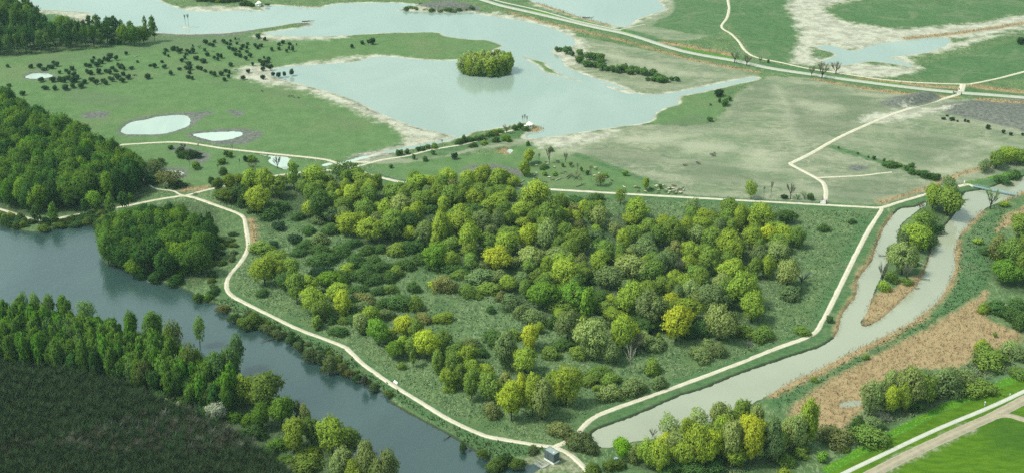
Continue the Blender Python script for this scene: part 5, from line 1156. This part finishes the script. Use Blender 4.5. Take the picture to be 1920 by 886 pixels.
herd('the tight herd', '155,150,p 168,178,b 225,250,p 145,292,p 345,325,p 248,342,b 455,372,b 430,425,b 678,503,p 870,492,t 895,500,b 940,517,b 930,567,b 1055,577,t 1145,512,b 1172,532,b 1245,490,p 1262,472,p 1380,467,p 1300,552,t 1298,598,b 1415,577,b 1440,550,p 1475,520,p 1495,503,b 1525,513,b 1550,523,p 1562,562,p 1495,575,p 1475,605,p 1582,605,b 1610,597,t 1620,545,p 1655,528,b 1688,540,b 1728,515,b 1745,550,p 1680,592,p 1705,597,p 1550,465,b 1582,470,b 1755,100,b 1785,98,b', 1100, 300, 9.6)
herd('the horse field', '235,582,p 295,585,p 405,582,p 375,612,p 400,657,b 620,652,p 592,427,p 755,378,b 775,398,b 700,482,t 410,455,t 1000,467,b 160,772,t 570,395,b 460,403,b 1000,470,b', 960, 260, 8.86)
herd('the dry pasture', '635,385,b 690,380,b 755,338,b 770,432,b 712,436,b 135,680,k 205,728,k', 1300, 270, 19.2)
herd('the green meadow', '250.5,142,k 253.8,142,k 81,206,k 491,171,k 542,181,b 548,180.5,b 551,183,b 559,184,k 400,97,b', 0, 0, 1)
cm = animal_mesh('calf', .52, False, 1.1); cm.materials.append(M_COAT)
for u, v, l in ((1871, 696, 'white calf on the left of a close pair in the rough above the lawn'), (1875.5, 697, 'white calf on the right of a close pair in the rough above the lawn')):
    o = link('calf', cm, loc=G(u, v)); o.rotation_euler = (0, 0, 2.4); o.color = (.72, .72, .68, 1); tag(o, l, 'calf', 'calves above the lawn')

# ================================================================== names that single each plant out
MARKS = [(1033, 850, 'the slate hut'), (741, 717, 'the white bench'), (425, 537, 'the riverside path bend'), (464, 445, 'the sharp elbow of the gravel path'), (360, 368, 'the path junction with the picnic bench'), (667, 315, 'the ditch crossing of the paths'), (1003, 370, 'the tall domed willow by the straight path'),
 (1125, 405, 'the pale round tree south of the horse field'), (1192, 395, 'the golden dome below the horse herd'), (1320, 400, 'the straight path east of the herd'), (1428, 400, 'the golden crowns below the field track'), (1545, 384, 'the cattle grid'), (1652, 389, 'the path corner at the channel'), (1585, 517, 'the straight channel path'), (1510, 633, 'the bend of the channel path'),
 (1400, 676, 'the channel path west of its bend'), (1280, 720, 'the middle of the channel path'), (1115, 785, 'the mouth of the channel path'), (1182, 690, 'the bleached dead tree'), (932, 490, 'the brightest yellow tree of the wood'), (860, 600, 'the grassy marsh clearing'), (1100, 580, 'the upright cone tree'), (655, 425, 'the dark gold tree by the western clearing'), (570, 440, 'the western clearing'),
 (993, 640, 'the gold tree right of the clearing'), (948, 670, 'the sage tree with a dark trunk'), (1268, 610, 'the big gold tree at the southern edge'), (1369, 465, 'the olive dome with a dark trunk'), (1475, 520, 'the pale willow at the eastern edge'), (1217, 580, 'the broad sage dome'), (1027, 440, 'the pale willow with a dark stem'), (826, 440, 'the dark forked trunk'), (742, 430, 'the grey-green willow west of the forked trunk'), (600, 345, 'the path north of the western clearing'),
 (588, 570, 'the leaning gold willows above the river path'), (497, 515, 'the gold tree by the riverside bend'), (759, 620, 'the gold crown left of the clearing'), (800, 650, 'the bright gold dome near the bench'), (890, 720, 'the row of crowns below the clearing'), (1000, 760, 'the gold cluster nearest the hut'), (1062, 740, 'the domed tree north of the hut'), (1110, 650, 'the broad sage willow clump'), (1180, 500, 'the twin green domes'), (1300, 520, 'the dense eastern middle'), (1017, 560, 'the fresh green tree'),
 (700, 500, 'the dark scrub west of the clearing'), (900, 340, 'the crowns leaning over the straight path'), (780, 345, 'the crowns by the path west of the straight'), (690, 365, 'the dense north-western crowns'), (860, 400, 'the crowns north of the forked trunk'), (1240, 440, 'the crowns below the golden dome'), (900, 520, 'the scrub above the marsh clearing'),
 (50, 208, 'the broken bit of path by the meadow'), (0, 230, 'the frame edge west of the meadow'), (120, 280, 'the middle of the west wood'), (220, 290, 'the eastern tip of the west wood'), (20, 340, 'the lower west wood'), (150, 350, 'the trees above the river path'), (260, 345, 'the narrow side path'), (60, 408, 'the low bend of the river path'), (203, 490, 'the tip of the river point'), (290, 450, 'the heart of the river point'), (390, 480, 'the eastern side of the river point'), (330, 390, 'the path above the river point'),
 (290, 235, 'the big white pond'), (410, 255, 'the second white pond'), (70, 143, 'the small round pond'), (150, 150, 'the hawthorns east of the round pond'), (220, 120, 'the hawthorns below the bare-trunked wood'), (240, 145, 'the pair of black horses'), (330, 115, 'the western hawthorn clumps'), (360, 130, 'the dense hawthorn pile in mid-meadow'), (400, 85, 'the hawthorns under the lake shore'), (440, 95, 'the central hawthorn crowd'), (430, 140, 'the hawthorns on the bare patch'), (500, 85, 'the hawthorns near the spit root'), (500, 130, 'the hawthorns at the lake inlet'), (545, 140, 'the bushes standing in the water'), (540, 90, 'the eastern hawthorns'), (685, 80, 'the bushes on the grassy peninsula'), (270, 150, 'the open meadow middle'),
 (520, 305, 'the puddle beside the path'), (325, 325, 'the puddle under bushes'), (370, 290, 'the rough ground below the meadow path'), (440, 290, 'the shrubs under the long meadow path'), (410, 330, 'the grassy triangle between paths'), (150, 85, 'the bare-trunked wood'), (20, 90, 'the dark corner of the bare-trunked wood'), (20, 50, 'the tall trees by the upper left shore'), (100, 90, 'the middle of the bare-trunked wood'), (250, 70, 'the yellowish clump at the lake shore'), (290, 55, 'the two slender trees on the shore'), (351, 50, 'the tiny islet'),
 (440, 2, 'the far shore hide'), (820, 15, 'the overgrown mound'), (770, 20, 'the western foot of the mound'), (870, 15, 'the mound end near the dike road'), (908, 132, 'the wooded lake island'), (870, 134, 'the western shore of the wooded island'), (945, 134, 'the eastern shore of the wooded island'), (993, 240, 'the spit hide'), (930, 255, 'the middle of the spit'), (870, 270, 'the neck of the spit'), (770, 290, 'the root of the spit'), (850, 295, 'the grass south of the spit'),
 (1060, 98, 'the lake end of the dark thicket'), (1110, 110, 'the widest part of the dark thicket'), (1165, 132, 'the middle of the dark thicket'), (1240, 148, 'the field end of the dark thicket'), (1350, 190, 'the green cape'), (990, 310, 'the yellow trees of the horse field'), (1060, 305, 'the bare trees of the horse field'), (1110, 335, 'the burnt-looking stump tree'), (1163, 370, 'the small tree above the straight path'), (1240, 350, 'the horse herd'), (1410, 360, 'the lone feathery tree by the fence'), (1490, 365, 'the bare shrubs near the cattle grid'),
 (1545, 135, 'the roadside trees by the wetland'), (1400, 110, 'the roadside pair farther north'), (1670, 312, 'the field hedge'), (1740, 330, 'the lower end of the field hedge'), (1790, 222, 'the earth bank shrubs'), (1890, 245, 'the far end of the earth bank'), (1870, 300, 'the trees beyond the footbridge'), (1820, 350, 'the footbridge'), (1775, 390, 'the big tree at the islet head'), (1717, 450, 'the yellow crown on the islet'), (1670, 515, 'the reedy tail of the islet'), (1856, 385, 'the bare bush by the footbridge'), (1885, 505, 'the bright green clump on the east bank'), (1880, 585, 'the dark scrub above the reed bed'), (1840, 650, 'the yellow bush in the reeds'), (1770, 720, 'the big grey willow bush'), (1690, 730, 'the yellow trees by the reed bed'), (1600, 757, 'the pool in the reeds'), (1620, 820, 'the low scrub above the lawn'), (1500, 800, 'the reed bed corner'), (1541, 858, 'the round bush by the lawn'),
 (1167, 845, 'the lime-green tree near the hut'), (1260, 820, 'the north-western side of the channel end wood'), (1330, 840, 'the gold heart of the channel end wood'), (1400, 780, 'the channel side of the channel end wood'), (1420, 850, 'the eastern side of the channel end wood'), (1300, 880, 'the lower edge of the channel end wood'), (1100, 840, 'the bush at the channel mouth'), (600, 670, 'the overhanging river bushes'), (470, 605, 'the river bank below the bend'), (700, 715, 'the river bank below the bench'), (930, 860, 'the river bank near the hut'), (380, 558, 'the round bushes at the river edge'),
 (470, 740, 'the gold tree on the south bank'), (540, 800, 'the bright crowns on the south bank'), (625, 840, 'the tallest crowns on the south bank'), (700, 880, 'the lower end of the south bank'), (408, 775, 'the white-blossomed tree'), (330, 745, 'the edge of the leafless saplings'), (50, 600, 'the upper left end of the poplar wood'), (150, 620, 'the river side of the poplar wood'), (100, 670, 'the sapling side of the poplar wood'), (200, 680, 'the middle of the poplar wood'), (260, 640, 'the river edge east of the poplar tops'), (330, 680, 'the eastern poplars'), (410, 720, 'the eastern end of the poplar wood'), (10, 660, 'the frame edge of the poplar wood')]
MARKP = [(G(u, v), t) for u, v, t in MARKS]
ORD = ['', 'second ', 'third ', 'fourth ', 'fifth ', 'sixth ', 'seventh ', 'eighth ', 'ninth ', 'tenth ', 'eleventh ', 'twelfth ', 'thirteenth ', 'fourteenth ', 'fifteenth ', 'sixteenth ', 'seventeenth ', 'eighteenth ', 'nineteenth ', 'twentieth ']
SPEC = {'willow': ('domed tree', 'tree'), 'oval': ('oval-crowned tree', 'tree'), 'lobed': ('lumpy-crowned tree', 'tree'), 'upright': ('upright tree', 'tree'), 'cone': ('pointed poplar', 'poplar'), 'thin': ('thin-crowned tree', 'tree'), 'sparse': ('airy see-through tree', 'tree'),
        'bare': ('leafless tree', 'tree'), 'spindly': ('spindly bare tree', 'tree'), 'dead': ('bleached dead tree', 'dead tree'), 'shrub': ('bush', 'bush'), 'ball': ('ball-shaped hawthorn', 'hawthorn'), 'bareshrub': ('leafless bush', 'bush')}
def settle(items, noun, cat, group):
    groups = {}
    for it in items:
        k = min(range(len(MARKP)), key=lambda i: (it['pos'] - MARKP[i][0]).length_squared)
        groups.setdefault((noun(it), k), []).append(it)
    for (nn, k), L in groups.items():
        L.sort(key=lambda it: (it['pos'] - MARKP[k][0]).length_squared)
        for i, it in enumerate(L):
            it['o']['label'] = (f'{nn} closest to {MARKP[k][1]}' if i == 0 else f'{nn}, {ORD[i]}closest to {MARKP[k][1]}') if i < len(ORD) else f'{nn} in the crowd around {MARKP[k][1]}'
            it['o']['category'] = cat(it); it['o']['group'] = group(it)
def size_word(it):
    if it['kind'] in ('shrub', 'bareshrub', 'ball'): return 'small ' if it['w'] < 4 else 'broad ' if it['w'] > 9 else ''
    if it['kind'] in ('dead',): return ''
    return 'low ' if it['h'] < 10 else 'tall ' if it['h'] > 17 else ''
for it in PLANTS:
    if it['kind'] == 'dead': it['tn'] = ''
    elif it['kind'] in ('bare', 'spindly', 'bareshrub'): it['tn'] = {'b': 'brown ', 'd': 'dark ', 'o': 'olive ', 's': 'grey-green ', 'u': 'dusky purple '}.get(it['tone'], '')
    else: it['tn'] = TONE[it['tone']][0] + ' '
settle(PLANTS, lambda it: size_word(it) + it['tn'] + SPEC[it['kind']][0], lambda it: SPEC[it['kind']][1], lambda it: 'plants of the ' + it['zone'])
settle(ANIMALS, lambda it: f"{it['tone']} horse, {it['pose']},", lambda it: 'horse', lambda it: 'horses in ' + it['zone'])
for it in ANIMALS: it['o']['label'] = it['o']['label'].replace(',,', ',').replace('down, closest', 'down, standing closest').replace('raised, closest', 'raised, standing closest')
RENAME_S = {'river bank': 'riverside_shrub', 'east bank': 'bankside_shrub', 'channel end wood': 'bankside_shrub', 'spit': 'spit_shrub', 'mound by the lake': 'mound_shrub', 'poplar wood': 'riverside_shrub', 'south bank': 'riverside_shrub', 'river point wood': 'riverside_shrub', 'island in the lake': 'spit_shrub'}
RENAME = {'west wood': 'woodland_tree', 'river point wood': 'riverside_tree', 'poplar wood': 'poplar_tree', 'south bank': 'riverside_tree', 'far left wood': 'lakeside_tree', 'channel end wood': 'bankside_tree'}
for it in PLANTS:
    if it['kind'] in ('willow', 'oval', 'lobed', 'upright', 'thin', 'sparse', 'cone') and it['zone'] in RENAME: it['o'].name = RENAME[it['zone']]
    elif it['kind'] in ('oval', 'lobed', 'upright'): it['o'].name = 'broadleaf_tree'
for it in PLANTS:
    if it['kind'] == 'shrub' and it['zone'] in RENAME_S: it['o'].name = RENAME_S[it['zone']]
for o in S.objects:
    if 'label' in o and len(o['label'].split()) > 16: print('LONG', o['label'])
for r in SAPL: tag(r, 'thin leafless brown sapling standing in the dense dark plantation', 'sapling', 'saplings of the leafless plantation')

# ------------------------------------------------------------------ air
hz = MB().box(0, 1300, 160, 9000, 6600, 330).build('haze', None) if False else None
hb = bpy.data.meshes.new('haze'); bm_ = bmesh.new(); bmesh.ops.create_cube(bm_, size=1.0); bm_.to_mesh(hb); bm_.free()
hz = bpy.data.objects.new('haze', hb); COL.objects.link(hz); hz.scale = (9000, 6600, 336); hz.location = (0, 1200, 165); hz['kind'] = 'stuff'
hm = bpy.data.materials.new('haze'); hm.use_nodes = True; hm.node_tree.nodes.clear()
ho = hm.node_tree.nodes.new('ShaderNodeOutputMaterial'); hv = hm.node_tree.nodes.new('ShaderNodeVolumePrincipled')
hv.inputs['Color'].default_value = (.58, .95, .90, 1); hv.inputs['Density'].default_value = .00005; hv.inputs['Anisotropy'].default_value = .25
hm.node_tree.links.new(hv.outputs[0], ho.inputs['Volume']); hb.materials.append(hm)
